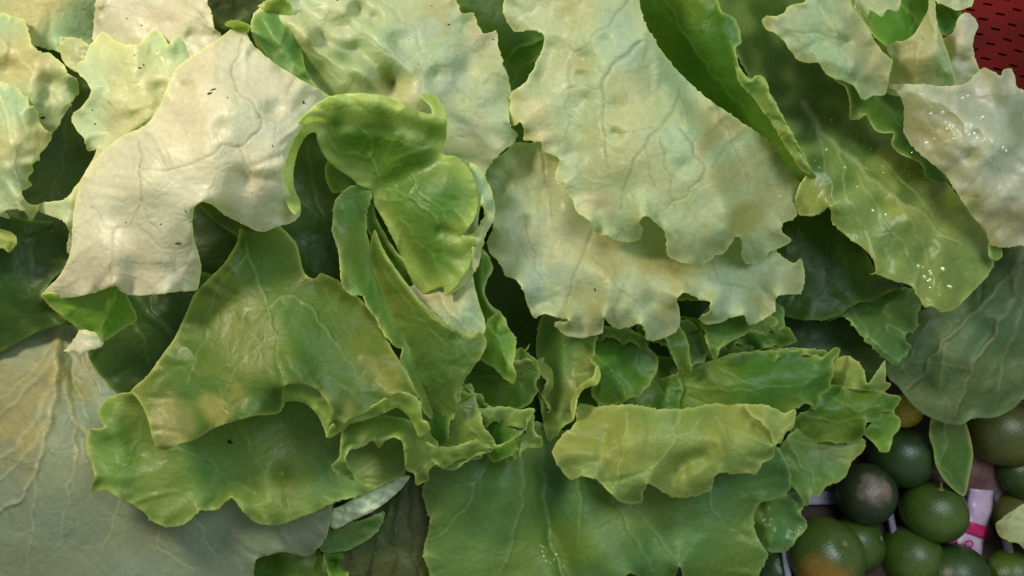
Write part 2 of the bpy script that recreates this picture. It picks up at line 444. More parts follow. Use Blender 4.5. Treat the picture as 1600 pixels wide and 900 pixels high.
sA2 = sheet([(66,461),(95,455),(150,440),(185,440),(198,462),(212,490),(213,500),(195,512),(175,525),(163,532),(150,525),(122,512),(98,494),(78,478)],
            [(66,461,58),(150,445,62),(185,445,66),(210,490,30),(160,530,10),(110,500,28)], 'lime', veins=[([(185,450),(165,500),(155,525)],2.5,2)], ridges=[([(185,445),(168,480),(160,530)],10,12)], teeth=.8, ruf=.4)
sA3 = sheet([(100,549),(112,538),(126,516),(160,526),(162,534),(155,543),(140,547),(128,555),(115,548)],[(126,516,20),(160,530,18),(110,548,28),(140,550,34)],'cream',teeth=1.0,ruf=.4, roll=4)
# the cup: rolled rim and inner face
sB1 = sheet([(470,325),(461,336),(448,318),(437,296),(431,266),(438,236),(452,210),(472,183),(495,163),(515,151),(540,147),(570,146),(602,151),(632,165),(655,174),(676,178),(672,166),(657,149),(672,147),(684,154),(693,166),(698,195),(697,215),(690,240),
            (712,245),(730,260),(742,283),(747,310),(744,335),(735,352),(722,368),(718,370),(742,371),(742,392),(735,412),(724,432),(710,450),(696,462),(693,448),(678,452),(655,460),(640,430),(620,385),(600,345),(585,318),(578,297),(560,288),(545,275),(525,262),(508,245),(498,225),(492,206),(478,212),(466,234),(459,262),(459,292)],
            [(470,325,96),(437,296,104),(431,266,108),(459,280,80),(452,210,118),(480,208,86),(515,151,122),(500,205,78),(520,185,98),(570,146,120),(570,176,104),(632,165,100),(640,195,84),(676,178,80),(657,148,62),(698,195,72),(690,240,38),
             (520,235,50),(590,235,46),(640,235,52),(640,275,30),(560,282,22),(585,312,8),(744,300,50),(735,350,54),(700,270,46),(742,385,46),(700,455,30),(655,455,-8),(615,380,-6),(680,390,26),(690,330,46),(640,330,32)],
            'green', veins=[([(512,215),(518,228),(530,240),(555,243),(578,241),(583,225),(570,210),(550,200)],3,3),([(578,241),(590,262),(600,290),(638,307),(660,325),(685,340),(692,360),(692,400)],3.4,4),([(600,215),(640,228),(680,232)],2.4,2),([(592,310),(615,313),(638,307)],3,3),([(638,307),(645,285),(640,262)],2.6,3),([(625,340),(650,375),(675,400),(685,430)],2.6,3),([(655,300),(690,330),(700,345)],2.4,2)],
            ridges=[([(502,196),(560,193),(640,200),(692,216)],-13,13),([(436,285),(433,266),(442,236),(470,195),(505,165),(560,156),(620,170)],5,13),([(688,240),(650,268),(600,292)],-9,15),([(718,369),(690,362)],-9,10),([(600,330),(650,400),(680,450)],-8,14)],
            roll=2, teeth=.45, ruf=.35, bump=2.5, mar=19, patch=.5, blots=[(590,245,70,'leafy'),(700,300,50,'leafy'),(434,285,22,'rim'),(434,265,24,'rim'),(444,228,26,'rim'),(470,190,28,'rim'),(505,162,30,'rim'),(545,155,30,'rim'),(585,156,28,'rim'),(620,170,26,'rim'),(655,186,22,'rim'),(682,180,20,'rim')] + [(x_, y_, 30, 'rim') for x_, y_ in ((446,285),(440,262),(444,235),(456,206),(478,184),(505,168),(535,160),(570,160),(605,166),(640,178))])  # rim spots lighten the colour to paint the lit band of the curl
sB3 = sheet([(735,255),(750,263),(762,285),(770,305),(773,335),(766,352),(757,372),(752,392),(748,412),(737,432),(724,446),(708,457),(700,462),(722,425),(738,395),(735,375),(722,369),(738,366),(750,350),(757,335),(750,312),(742,290)],
            [(750,265,30),(773,335,34),(724,446,28),(740,380,40)], 'sage', teeth=.9, roll=4, ruf=.3, bump=1)
sB4 = sheet([(560,262),(590,300),(585,330),(610,380),(640,420),(660,470),(640,470),(600,410),(575,360),(565,330),(545,300),(520,300),(508,262),(515,250),(535,255)],
            [(560,262,22),(590,310,-10),(640,440,-22),(580,370,-40),(520,290,0),(510,255,14)], 'green', teeth=.6, ruf=.3)
leaf(hA, [sA, sA2, sA3, sB1, sB3, sB4], label='broad pale leaf curled over at its right side')
# leaf behind the cup, coloured dark for the shadow in its hole
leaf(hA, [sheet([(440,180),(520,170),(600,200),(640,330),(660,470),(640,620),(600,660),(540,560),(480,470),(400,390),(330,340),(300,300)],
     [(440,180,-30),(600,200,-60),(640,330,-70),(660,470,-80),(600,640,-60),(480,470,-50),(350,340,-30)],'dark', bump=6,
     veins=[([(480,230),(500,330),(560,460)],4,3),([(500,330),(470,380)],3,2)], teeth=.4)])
# tall folded leaf below the cup
sY1 = sheet([(580,299),(566,290),(550,290),(535,300),(522,320),(519,345),(521,370),(530,395),(532,430),(540,455),(552,462),(567,462),(569,468),(575,482),(588,497),(592,510),(604,527),(618,541),(629,546),(625,558),(632,575),(640,600),(655,622),(664,648),(690,655),(680,600),(655,540),(620,480),(590,420),(572,360),(574,330)],
            [(580,299,20),(520,345,24),(530,400,26),(550,460,30),(600,520,14),(628,550,10),(664,650,20),(680,610,-30),(600,440,-34),(572,350,-26),(560,300,16)],
            'leaf', ridges=[([(540,330),(545,400),(560,450)],8,14)], teeth=.9, ruf=1.0, key='Y1')
sY2 = sheet([(585,360),(600,392),(622,425),(650,462),(680,492),(708,512),(735,524),(750,518),(760,533),(756,550),(742,570),(728,590),(715,615),(714,642),(700,650),(680,640),(655,590),(630,540),(605,490),(588,440),(578,400)],
            [(585,360,-10),(622,425,10),(680,492,22),(735,524,38),(760,533,36),(720,600,30),(705,645,10),(655,590,-14),(600,470,-26),(680,560,22)],
            'moss', veins=[([(600,420),(650,490),(700,540)],3,1.5),([(690,500),(740,560)],2,1)], ridges=[([(600,400),(640,460),(700,520)],8,14)], teeth=.5, ruf=.4, roll=5)
sY3 = sheet([(640,450),(670,440),(700,440),(735,425),(742,450),(750,480),(757,500),(757,520),(735,528),(700,522),(672,505),(650,480)],
            [(640,450,-10),(735,430,10),(757,510,22),(700,520,14),(660,480,-6)], 'sage', veins=[([(680,450),(710,490),(735,525)],4,3)], ridges=[([(730,440),(725,490)],8,16)], teeth=.2, ruf=.2)
sY4 = sheet([(700,560),(720,600),(714,640),(703,660),(698,690),(690,697),(672,690),(665,660),(650,600),(660,560)],
            [(700,560,0),(714,640,4),(690,690,-6),(660,600,-26)], 'green', teeth=1.0)
leaf(hA, [sY1, sY2, sY3, sY4], label='narrow leaf folded lengthwise with a glossy blue green hollow')
leaf(hA, [sheet([(715,440),(738,400),(748,388),(760,395),(770,420),(760,440),(757,458),(766,476),(785,492),(780,520),(750,540),(725,520)],
     [(738,400,-30),(770,420,-36),(785,492,-30),(740,520,-50),(725,450,-60)],'green', teeth=.5, ruf=1.0, ridges=[([(752,400),(750,450),(770,490)],8,10)])])
leaf(hA, [sheet([(756,514),(764,498),(778,489),(790,500),(795,515),(806,528),(805,550),(802,572),(806,583),(802,600),(790,592),(772,575),(752,562),(740,556),(752,545),(758,532)],
     [(756,514,-14),(780,490,-16),(806,530,-10),(800,595,4),(750,560,-30),(775,540,-2)],'lime', teeth=1.0, ruf=.8, veins=[([(765,510),(785,545),(795,580)],3,2)])], label='small bright green leaf tip standing upright')
leaf(hA, [sheet([(735,560),(770,550),(800,560),(808,545),(822,545),(829,536),(822,550),(836,560),(844,578),(838,600),(838,615),(820,636),(795,642),(760,635),(725,600)],
     [(735,560,-90),(800,560,-60),(829,540,-50),(844,578,-44),(820,636,-50),(760,635,-70)],'green', teeth=1.0, ruf=1.4, veins=[([(750,590),(800,590),(835,575)],3,2)]),
     ])
sX1 = sheet([(725,600),(745,622),(770,636),(810,640),(835,640),(826,660),(812,680),(796,690),(780,702),(765,695),(750,670),(742,640)],
     [(725,600,-30),(835,640,-14),(796,690,-18),(765,695,-34),(770,650,-40)],'green', teeth=1.2, ruf=.8)
sX2 = sheet([(700,640),(715,610),(735,600),(745,630),(755,665),(775,700),(758,708),(745,712),(728,722),(710,735),(690,730),(670,725),(665,700),(672,670)],
     [(700,640,-10),(735,600,-12),(775,700,0),(710,735,-6),(670,720,-30),(720,680,-14)],'leaf', teeth=1.2, ruf=.8, veins=[([(715,620),(735,670),(760,700)],3,3)])
sX3 = sheet([(800,655),(828,650),(835,672),(848,690),(846,698),(832,698),(815,705),(805,720),(792,720),(790,700),(780,690)],
     [(800,655,-40),(835,672,-30),(846,695,-26),(800,715,-34)],'leaf', teeth=1.2, ruf=1.4)
leaf(hA, [sX1, sX2, sX3], label='short crumpled leaf with a jagged hem')
# lower green leaf with the rolled hem
sAA = sheet([(380,345),(370,380),(350,412),(322,440),(303,462),(290,492),(272,530),(250,560),(230,588),(206,611),(218,626),(231,655),(238,682),(246,700),(260,703),(280,693),(302,688),(330,671),(362,659),(400,649),(438,643),(443,622),(445,603),(470,599),(492,606),(508,622),(518,645),(511,668),(513,683),(530,672),(545,656),(570,645),(600,625),(622,614),(640,618),(652,624),(640,590),(612,545),(590,500),(560,465),(530,440),(500,428),(492,436),(478,430),(462,380),(430,350)],
     [(380,345,-30),(350,412,10),(430,430,6),(300,490,18),(220,612,40),(240,690,66),(262,702,60),(330,640,76),(430,600,80),(445,615,66),(400,520,50),(480,600,72),(516,680,64),(560,600,60),(640,618,50),(600,530,10),(500,430,-6),(500,510,44)],
     'moss', veins=[([(385,380),(418,480),(430,525),(432,570),(440,590)],3.5,3),([(418,480),(455,460),(500,500),(540,560),(570,600)],3,2.5),([(385,400),(340,450),(320,520),(290,600)],2.6,2),([(432,525),(380,560),(350,620)],2,1.5)],
     ridges=[([(455,560),(470,585)],14,22),([(575,560),(610,605)],10,20),([(300,560),(250,650)],-10,24),([(400,640),(330,660)],6,20)], ruf=1.5, teeth=.4, bump=4, bl=110, roll=2, key='AA', blots=[(260,660,50,'tan'),(340,640,40,'olive'),(600,590,40,'olive')])
sAA2 = sheet([(445,603),(460,596),(480,598),(500,609),(514,628),(519,647),(512,668),(511,684),(506,668),(497,650),(487,638),(474,629),(458,626),(446,628),(438,643),(441,622)],
     [(445,603,66),(480,598,74),(514,628,66),(511,684,58),(487,638,60),(446,628,54)],'lime', roll=3, teeth=.4, ruf=.1, bump=.5, mar=7)
sAA3 = sheet([(512,684),(514,670),(530,655),(546,648),(575,638),(602,622),(622,612),(645,618),(657,630),(659,640),(660,655),(668,660),(672,672),(662,680),(655,682),(646,662),(636,648),(620,637),(598,646),(570,656),(548,662),(530,676)],
     [(512,684,60),(546,648,66),(602,622,66),(645,618,58),(660,655,46),(655,682,34),(620,637,48),(570,656,52)],'lime', roll=3, teeth=.4, ruf=.1, bump=.5, mar=7)
leaf(hA, [sAA, sAA2, sAA3], label='wide green leaf with its lower edge rolled up')
sBB = sheet([(206,612),(182,617),(160,629),(153,648),(163,668),(142,672),(135,690),(141,715),(147,740),(145,770),(162,765),(182,775),(205,787),(225,800),(236,813),(260,823),(284,821),(300,810),(312,798),(338,796),(362,778),(380,800),(400,816),(430,821),(460,812),(500,795),(522,785),(560,775),(600,757),(628,742),(645,720),(660,680),(640,640),(560,600),(400,600),(300,600)],
     [(206,612,-20),(140,690,-6),(150,765,0),(230,700,-30),(260,820,0),(340,760,-20),(430,818,-10),(440,700,-50),(560,770,-40),(640,680,-50),(400,610,-60),(600,640,-70)],
     'leaf', veins=[([(222,660),(198,725),(185,720)],2.6,2),([(198,725),(230,740)],2,2),([(375,665),(400,720),(420,760)],2.6,2),([(260,700),(320,715),(360,760)],2.2,2),([(450,690),(400,720)],2.2,2),([(500,700),(540,760)],2,1.5)],
     ridges=[([(330,790),(360,755),(395,770)],-10,14),([(180,640),(190,720)],10,20),([(420,730),(430,800)],10,30),([(250,800),(240,740)],8,22)], dents=[(440,740,14,12)], ruf=1.5, teeth=1.0, bump=5, bl=90, key='BB')
leaf(hA, [sBB], label='frilled lower leaf with a yellowish margin')
sCC = sheet([(532,690),(540,660),(600,650),(650,660),(680,680),(684,720),(670,735),(668,750),(650,757),(648,740),(636,735),(632,710),(628,690),(615,683),(600,690),(592,700),(582,688),(570,696),(545,705),(540,718),(552,742),(554,750),(538,745),(520,733),(519,727),(530,715)],
     [(532,690,20),(600,660,0),(680,680,-10),(650,750,10),(628,700,26),(592,698,26),(540,712,34),(530,735,26)],'leaf', teeth=.5, ruf=1.2, roll=3, rollL=7)
leaf(hA, [sCC], label='curly ruffled leaf edge tucked under the rolled hem')

# --- back centre head
hC = head('lettuce at top centre with one broad blistered blue green leaf', 620, 60, -320)
sC = sheet([(392,40),(400,18),(430,0),(470,-60),(600,-120),(740,-80),(712,-10),(722,20),(740,22),(747,40),(756,52),(776,50),(778,66),(786,100),(793,118),(798,150),(795,178),(798,197),(808,210),(803,222),(785,236),(770,250),(758,270),(750,320),(735,400),(690,390),(640,300),(570,220),(500,170),(430,120)],
     [(392,40,34),(430,0,40),(560,-80,10),(600,60,52),(720,20,16),(790,120,6),(800,210,4),(750,300,-30),(650,400,-70),(560,260,-30),(440,160,20),(660,160,36)],
     'pale', veins=[([(560,-20),(620,20),(650,50),(657,78),(690,110),(715,145),(740,190)],3.2,-3.5),([(657,78),(632,94),(560,50),(520,20)],3,-3),([(632,94),(655,130),(660,160)],2.8,-3),([(420,50),(500,90),(545,145)],4,-4),([(657,78),(710,70),(760,90)],2.4,-2),([(690,105),(730,110),(750,130)],2,-2),([(700,200),(720,217),(745,216),(765,235)],2,-2)],
     ridges=[([(440,60),(490,120),(530,160)],-42,17),([(450,40),(520,85),(600,130)],18,16),([(560,30),(520,40),(470,10)],-12,18),([(425,75),(450,110)],-24,14),([(560,80),(610,128)],-30,15),([(500,60),(540,90)],-22,13),([(540,20),(600,70),(640,110)],9,12)],
     dents=[(610,128,20,34),(585,30,12,16),(625,65,22,18),(680,120,14,14),(725,110,18,10),(560,15,12,14),(500,70,16,12),(540,80,18,14)], bump=4.5, bl=62, teeth=1.1, ruf=1.2, patch=.6, key='C', blots=[(470,90,32,'green'),(530,110,24,'green'),(700,20,45,'tan'),(760,60,25,'warm'),(760,220,40,'warm'),(600,130,20,'olive'),(690,130,50,'blue'),(640,60,35,'blue')])  # tan, warm and blue spots put warm light and cool sheen into the colour
sC2 = sheet([(392,42),(400,22),(420,16),(438,24),(452,45),(470,75),(478,110),(500,140),(520,155),(500,160),(460,125),(420,90)],
     [(392,42,46),(420,16,52),(470,75,34),(520,155,44),(430,80,50)],'teal', ridges=[([(410,30),(440,70),(470,110)],9,12)], teeth=.3, ruf=.3)
leaf(hC, [sC, sC2], label='broad blistered blue green leaf')
leaf(hC, [sheet([(405,10),(420,0),(440,-5),(455,8),(460,30),(440,28),(420,22)],[(405,10,56),(440,0,60),(455,28,40)],'leaf',teeth=1.5,ruf=1), 
          sheet([(352,38),(362,32),(378,34),(390,40),(385,52),(370,46)],[(352,38,76),(390,44,60),(370,40,74)],'leaf',teeth=1.2,ruf=.5)])
leaf(hC, [sheet([(700,-60),(860,-60),(860,40),(850,150),(820,230),(780,260),(740,120),(720,20)],[(700,-60,-90),(860,-60,-90),(780,100,-120),(800,240,-100)],'green',
          veins=[([(850,60),(800,80),(785,150)],4,4),([(845,90),(810,110),(790,150)],3,3)],ridges=[([(840,60),(800,80)],10,12)])])
# --- centre head
hE = head('lettuce right of centre with two large scalloped pale leaves, one over the other', 1000, 400, -260)
sE = sheet([(800,-40),(787,18),(793,35),(806,49),(825,47),(845,50),(851,60),(844,85),(835,105),(820,130),(800,145),(797,178),(801,197),(812,190),(819,200),(818,217),(845,222),(850,236),(863,241),(875,250),(869,266),(869,283),(882,286),(886,300),(896,316),(901,330),(915,340),(922,345),(925,356),(935,366),(947,366),(960,375),(985,378),(999,373),(1004,358),(998,348),(1004,339),(1015,339),(1026,350),(1038,360),(1042,380),(1043,397),(1056,408),(1075,412),(1090,418),(1108,408),(1116,400),(1130,395),(1143,380),(1147,370),(1155,370),(1160,384),(1158,397),(1163,409),(1176,413),(1190,405),(1205,391),(1225,385),(1235,374),(1222,363),(1222,350),(1236,344),(1250,330),(1246,300),(1256,270),(1250,250),(1228,236),(1190,212),(1150,185),(1100,150),(1058,110),(1030,75),(1005,30),(985,-50),(900,-80)],
     [(800,-40,40),(990,-40,60),(840,60,14),(805,160,18),(930,80,64),(1000,60,74),(870,250,24),(960,220,72),(1060,220,88),(925,350,34),(1000,330,52),(1090,330,74),(1060,405,44),(1125,380,60),(1150,320,58),(1175,405,6),(1190,300,0),(1245,310,-34),(1150,200,4),(1060,120,26),(1240,250,-56),(1005,30,44),(1100,250,76)],
     'pale', veins=[([(982,0),(960,25),(900,85),(890,100)],3,-3),([(1000,65),(950,115),(941,135),(943,180),(942,240),(950,265)],4,-4),([(1060,150),(1050,178),(1020,210),(985,265),(975,300),(965,330)],3.6,-3.5),([(890,137),(941,135)],2.4,-2),([(890,100),(888,160),(885,220)],2.4,-2),([(945,190),(975,208),(1022,200)],2.2,-2),([(1030,215),(1045,270),(1055,330)],2.4,-2),([(1060,200),(1085,235),(1100,260),(1080,300),(1040,325)],3.2,-3),([(1010,230),(1020,290)],2,-2),
                 ([(1110,150),(1140,210),(1165,270),(1168,300)],3,2),([(1060,140),(1075,190)],2.4,2),([(1165,270),(1200,290),(1230,280)],2.2,2),([(1140,210),(1110,260)],2,1)],
     ridges=[([(1060,190),(1100,225),(1125,300),(1140,350)],11,20),([(1010,40),(1050,140),(1075,190)],9,15),([(1150,370),(1165,330),(1150,260),(1110,190),(1060,130)],-14,18),([(840,140),(860,80)],-12,20),([(880,260),(910,220),(900,170)],-8,24),([(1010,350),(1000,320)],12,16),([(965,370),(940,330)],-8,16)],
     dents=[(912,92,14,10),(908,118,9,10),(915,155,9,6),(945,65,12,8),(968,170,20,10),(962,210,10,12),(1070,260,14,8),(1120,390,16,8),(885,30,20,9),(1175,340,26,10)], bump=4.2, bl=75, teeth=.9, ruf=1.3, patch=.6, vdark=True, key='E', blots=[(1190,290,95,'tan'),(1130,190,45,'tan'),(1165,350,40,'olive'),(1120,385,22,'tan'),(905,100,22,'tan'),(940,320,35,'warm'),(840,200,35,'warm'),(830,110,25,'green'),(890,260,35,'blue'),(960,60,40,'blue')])  # tan half and bluish spots paint the warm and cool light on the folds
leaf(hE, [sE], label='upper pale leaf folded along a soft ridge')
sG = sheet([(752,264),(765,250),(785,241),(808,222),(832,224),(870,180),(980,160),(1120,200),(1200,300),(1215,395),(1232,408),(1242,412),(1251,405),(1256,418),(1257,440),(1250,458),(1226,460),(1213,463),(1210,486),(1190,500),(1170,508),(1162,493),(1145,495),(1120,505),(1100,505),(1092,498),(1108,486),(1110,471),(1094,468),(1080,460),(1066,458),(1058,470),(1062,490),(1060,510),(1050,522),(1030,530),(1010,531),(1008,518),(1001,505),(985,510),(965,513),(955,508),(944,496),(942,518),(925,525),(905,528),(880,521),(867,503),(886,503),(888,499),(870,496),(848,490),(836,497),(826,480),(820,460),(811,441),(790,430),(780,410),(766,396),(762,380),(771,352),(768,330),(755,300),(750,280)],
     [(752,264,-72),(830,225,-52),(770,380,-38),(850,340,-24),(810,440,-28),(850,480,-20),(980,180,-78),(950,420,2),(1030,520,-2),(905,525,-22),(1080,460,-12),(1100,430,-22),(1160,480,-16),(1250,430,-48),(1200,380,-68),(1060,360,-52),(1010,470,6),(900,380,-20)],
     'pale', veins=[([(845,230),(855,280),(860,340)],2.6,-3),([(925,362),(910,400),(895,440),(890,475)],3.4,-4),([(925,400),(950,430),(975,455)],2.2,-2),([(1110,405),(1130,440),(1180,450)],2.4,-2),([(820,350),(835,400),(850,450)],2.2,-2),([(975,455),(1010,480)],2,-2)],
     ridges=[([(800,420),(790,360),(800,300),(790,260)],7,24),([(850,470),(850,380),(855,300)],-12,18),([(905,510),(915,460)],-8,20),([(960,480),(950,430)],9,20),([(1030,500),(1020,450)],-6,22),([(1200,470),(1180,440)],-12,20),([(1120,480),(1125,440)],8,20),([(1240,430),(1220,430)],9,16),([(825,230),(830,300)],-8,18)],
     dents=[(820,345,10,10),(950,400,20,12),(1015,470,14,9),(1185,470,18,8)], bump=4, bl=70, teeth=.9, ruf=1.7, patch=.6, vdark=True, key='G', blots=[(905,480,30,'olive'),(950,395,45,'tan'),(1040,430,45,'tan'),(1190,475,28,'olive'),(1045,510,25,'tan'),(780,300,35,'green'),(820,270,30,'olive'),(790,410,25,'warm'),(845,430,40,'blue'),(1130,450,35,'blue'),(1240,430,22,'tan')])  # bluish and tan spots imitate sheen and warm light, olive is leaf colour
sG2 = sheet([(867,503),(884,495),(900,470),(925,470),(944,495),(942,518),(925,525),(905,528),(880,521)],[(867,503,-16),(925,470,-12),(905,528,-4)],'olive',teeth=.8,ruf=.6)
leaf(hE, [sG], label='lower scalloped leaf with yellow green patches')
leaf(hE, [sheet([(1095,500),(1112,470),(1112,440),(1070,430),(1050,470),(1055,500),(1070,520),(1078,560),(1080,585),(1068,583),(1052,560),(1040,530),(1000,480),(1150,480),(1180,510),(1150,530),(1125,545),(1115,560),(1108,545),(1100,520)],
     [(1095,500,-60),(1070,430,-70),(1075,580,-50),(1180,510,-60),(1115,555,-54)],'green',teeth=1.1,ruf=1.6)])
hO = head('dark green crinkled lettuce squeezed in below the large scalloped pale leaves', 1000, 600, -330)
sO1 = sheet([(878,530),(900,520),(960,510),(1000,530),(1028,562),(1026,580),(1015,600),(1000,618),(985,622),(975,628),(950,636),(935,630),(924,612),(928,600),(934,580),(920,560),(890,545)],
     [(878,530,-100),(1000,530,-92),(1026,575,-80),(950,634,-64),(925,612,-70),(960,570,-82)],'green',veins=[([(900,535),(940,560),(970,600),(975,625)],3,3)],teeth=1.0,ruf=1.6,ridges=[([(960,560),(985,610)],7,14)],bump=4,bl=45)
leaf(hO, [sO1])
leaf(hO, [sheet([(850,490),(930,500),(930,560),(935,575),(934,598),(915,604),(902,615),(898,640),(898,655),(885,662),(870,680),(858,688),(850,660),(840,600)],
     [(850,500,-130),(930,570,-74),(934,598,-60),(900,630,-80),(862,680,-84),(845,600,-130)],'leaf',teeth=1.0,ruf=1.2,ridges=[([(880,540),(878,600),(870,650)],12,12)]),
     sheet([(896,655),(892,630),(898,612),(912,598),(925,590),(934,570),(938,585),(934,600),(915,606),(904,618),(900,640)],[(896,655,-52),(915,600,-46),(936,575,-42),(904,618,-60)],'olive',teeth=.6,ruf=.3,roll=4)])
leaf(hO, [sheet([(1035,500),(1090,500),(1100,530),(1106,548),(1098,565),(1083,572),(1075,586),(1066,580),(1052,562),(1040,540),(1010,530)],
     [(1035,500,-100),(1100,530,-90),(1075,585,-76),(1040,540,-104)],'green',teeth=1.2,ruf=1.4)])
leaf(hO, [sheet([(1095,520),(1130,500),(1175,500),(1165,520),(1140,535),(1125,545),(1118,560),(1108,558),(1112,540)],[(1095,520,-96),(1175,500,-88),(1112,558,-82)],'leaf',teeth=1.3,ruf=1.2),
          sheet([(1165,470),(1215,460),(1225,490),(1222,520),(1212,525),(1205,510),(1185,540),(1165,545),(1150,530)],[(1165,470,-110),(1225,490,-100),(1170,540,-96)],'teal',teeth=1.0,ruf=1.4),
          sheet([(1090,560),(1150,540),(1230,545),(1260,548),(1240,560),(1180,565),(1120,575)],[(1090,560,-120),(1170,540,-110),(1260,548,-118)],'green',teeth=1.4,ruf=2)])
leaf(hO, [sheet([(870,600),(930,600),(1000,560),(1080,560),(1130,560),(1100,640),(960,660),(880,700)],[(870,600,-150),(1000,570,-130),(1130,560,-130),(980,650,-110),(880,700,-110)],'green',
     veins=[([(1000,570),(1040,620),(1050,650)],4,-4),([(1062,560),(1065,640)],5,5)],bump=6,bl=60,teeth=1)])
leaf(hO, [sheet([(1020,600),(1055,585),(1100,568),(1150,552),(1210,548),(1260,548),(1285,558),(1296,550),(1308,543),(1313,548),(1303,562),(1302,580),(1299,595),(1293,610),(1284,618),(1274,640),(1268,632),(1250,634),(1225,650),(1180,660),(1100,650),(1040,640)],
     [(1020,600,-110),(1150,552,-96),(1210,580,-70),(1305,545,-84),(1285,615,-70),(1230,640,-74),(1080,640,-100),(1150,610,-74)],'green',
     veins=[([(1060,600),(1150,610),(1250,600)],2.5,2),([(1120,570),(1180,600)],2,2),([(1075,620),(1150,650)],3,-3)],ridges=[([(1120,600),(1200,590),(1280,590)],10,24)],teeth=1.4,ruf=1.2,bump=4)], label='glossy mid green leaf above the yellow green one')
def frill(par, path, depth, w, tone, sd, lab=None):
    r_ = random.Random(sd); p = cr(path, False, 9); top = []; bot = []
    for i_, q_ in enumerate(p):
        t_ = p[min(i_+1, len(p)-1)] - p[max(i_-1, 0)]; t_ = t_ / np.hypot(*t_); n_ = np.array([-t_[1], t_[0]])
        top.append(tuple(q_ - n_ * depth * .5)); bot.append(tuple(q_ + n_ * (depth * .5 + 4.5 * math.sin(i_ * 1.15 + sd) + r_.uniform(-2.5, 2.5))))
    o_ = top[::2] + bot[::-1]
    c_ = [(q_[0], q_[1], w + (10 if k_ % 2 else 0)) for k_, q_ in enumerate(p[::3])] + [(q_[0] + r_.uniform(-3, 3), q_[1] + depth * .4, w + 14 * math.sin(k_ * 1.9 + sd)) for k_, q_ in enumerate(p[::2])]
    return leaf(par, [sheet(o_, c_, tone, teeth=1.1, ruf=1.6, bump=3, bl=28, crin=5)], label=lab)
for k_, a_ in enumerate([([(1100,545),(1150,528),(1200,532),(1240,520)],26,-104,'green'), ([(1000,520),(1040,512),(1090,520)],30,-96,'leaf'), ([(1120,520),(1170,512),(1215,500)],22,-92,'leaf'),
        ([(850,560),(862,600),(868,650)],26,-112,'olive'), ([(1190,560),(1240,552),(1290,556)],16,-88,'leaf'), ([(930,520),(980,524),(1010,540)],20,-90,'leaf')]):
    frill(hO, *a_, sd=k_ + 3)
for k_, a_ in enumerate([([(700,640),(740,652),(790,650),(830,662)],28,-24,'leaf'), ([(650,700),(690,712),(730,706),(770,690)],26,-4,'leaf'), ([(740,700),(780,706),(820,690)],22,-20,'lime'),
        ([(690,600),(720,622),(760,630)],22,-16,'green'), ([(780,560),(810,574),(836,566)],20,-44,'leaf')]):
    frill(hA, *a_, sd=k_ + 20)
hK = head('lettuce at bottom centre, drooping yellow green leaf over wide blue green leaves', 1000, 800, -330)
sKK = sheet([(905,632),(930,636),(960,633),(1000,634),(1030,640),(1080,637),(1120,631),(1170,632),(1225,646),(1243,642),(1243,650),(1240,665),(1228,675),(1220,690),(1208,697),(1210,712),(1192,724),(1180,742),(1165,738),(1150,740),(1125,738),(1115,746),(1113,762),(1100,770),(1078,776),(1050,777),(1035,768),(1012,755),(1004,770),(1004,783),(985,787),(965,781),(950,766),(935,752),(910,744),(893,749),(875,731),(863,706),(878,682),(898,662)],
     [(905,640,-80),(1000,636,-62),(1120,635,-62),(1240,648,-40),(870,705,-40),(985,784,-30),(1000,700,-16),(1080,700,-12),(1180,700,-20),(1150,740,-34),(1075,774,-40),(1220,690,-34),(930,700,-30),(1020,740,-30)],
     'olive', veins=[([(980,645),(978,680),(970,720),(968,750)],3,3),([(1063,640),(1055,680),(1040,710),(1020,730),(1000,735)],3.2,3),([(1120,650),(1140,690),(1170,720)],2.4,2),([(978,680),(940,720),(900,735)],2.4,2),([(1055,680),(1090,700)],2,2),([(1100,650),(1055,690)],2,2)],
     pleat=6, ridges=[([(990,770),(985,720),(980,660)],12,16),([(1130,738),(1125,690)],10,12),([(955,765),(940,715),(945,680)],-9,10),([(1210,690),(1180,670)],-9,10),([(1030,760),(1060,730),(1095,715)],-14,14),([(1075,765),(1085,735)],8,16),([(930,740),(930,690)],-8,20),([(1190,640),(1215,690)],8,14)], teeth=1.1, ruf=1.3, bump=4.2, bl=60, key='KK')
sKK2 = sheet([(1165,634),(1200,634),(1224,645),(1243,641),(1240,660),(1225,675),(1210,696),(1205,680),(1190,660),(1175,650)],[(1165,634,-30),(1243,645,-22),(1210,694,-12),(1190,655,-14)],'olive',teeth=.8,ruf=.4)
leaf(hK, [sKK, sKK2], label='drooping yellow green leaf with torn scallops')
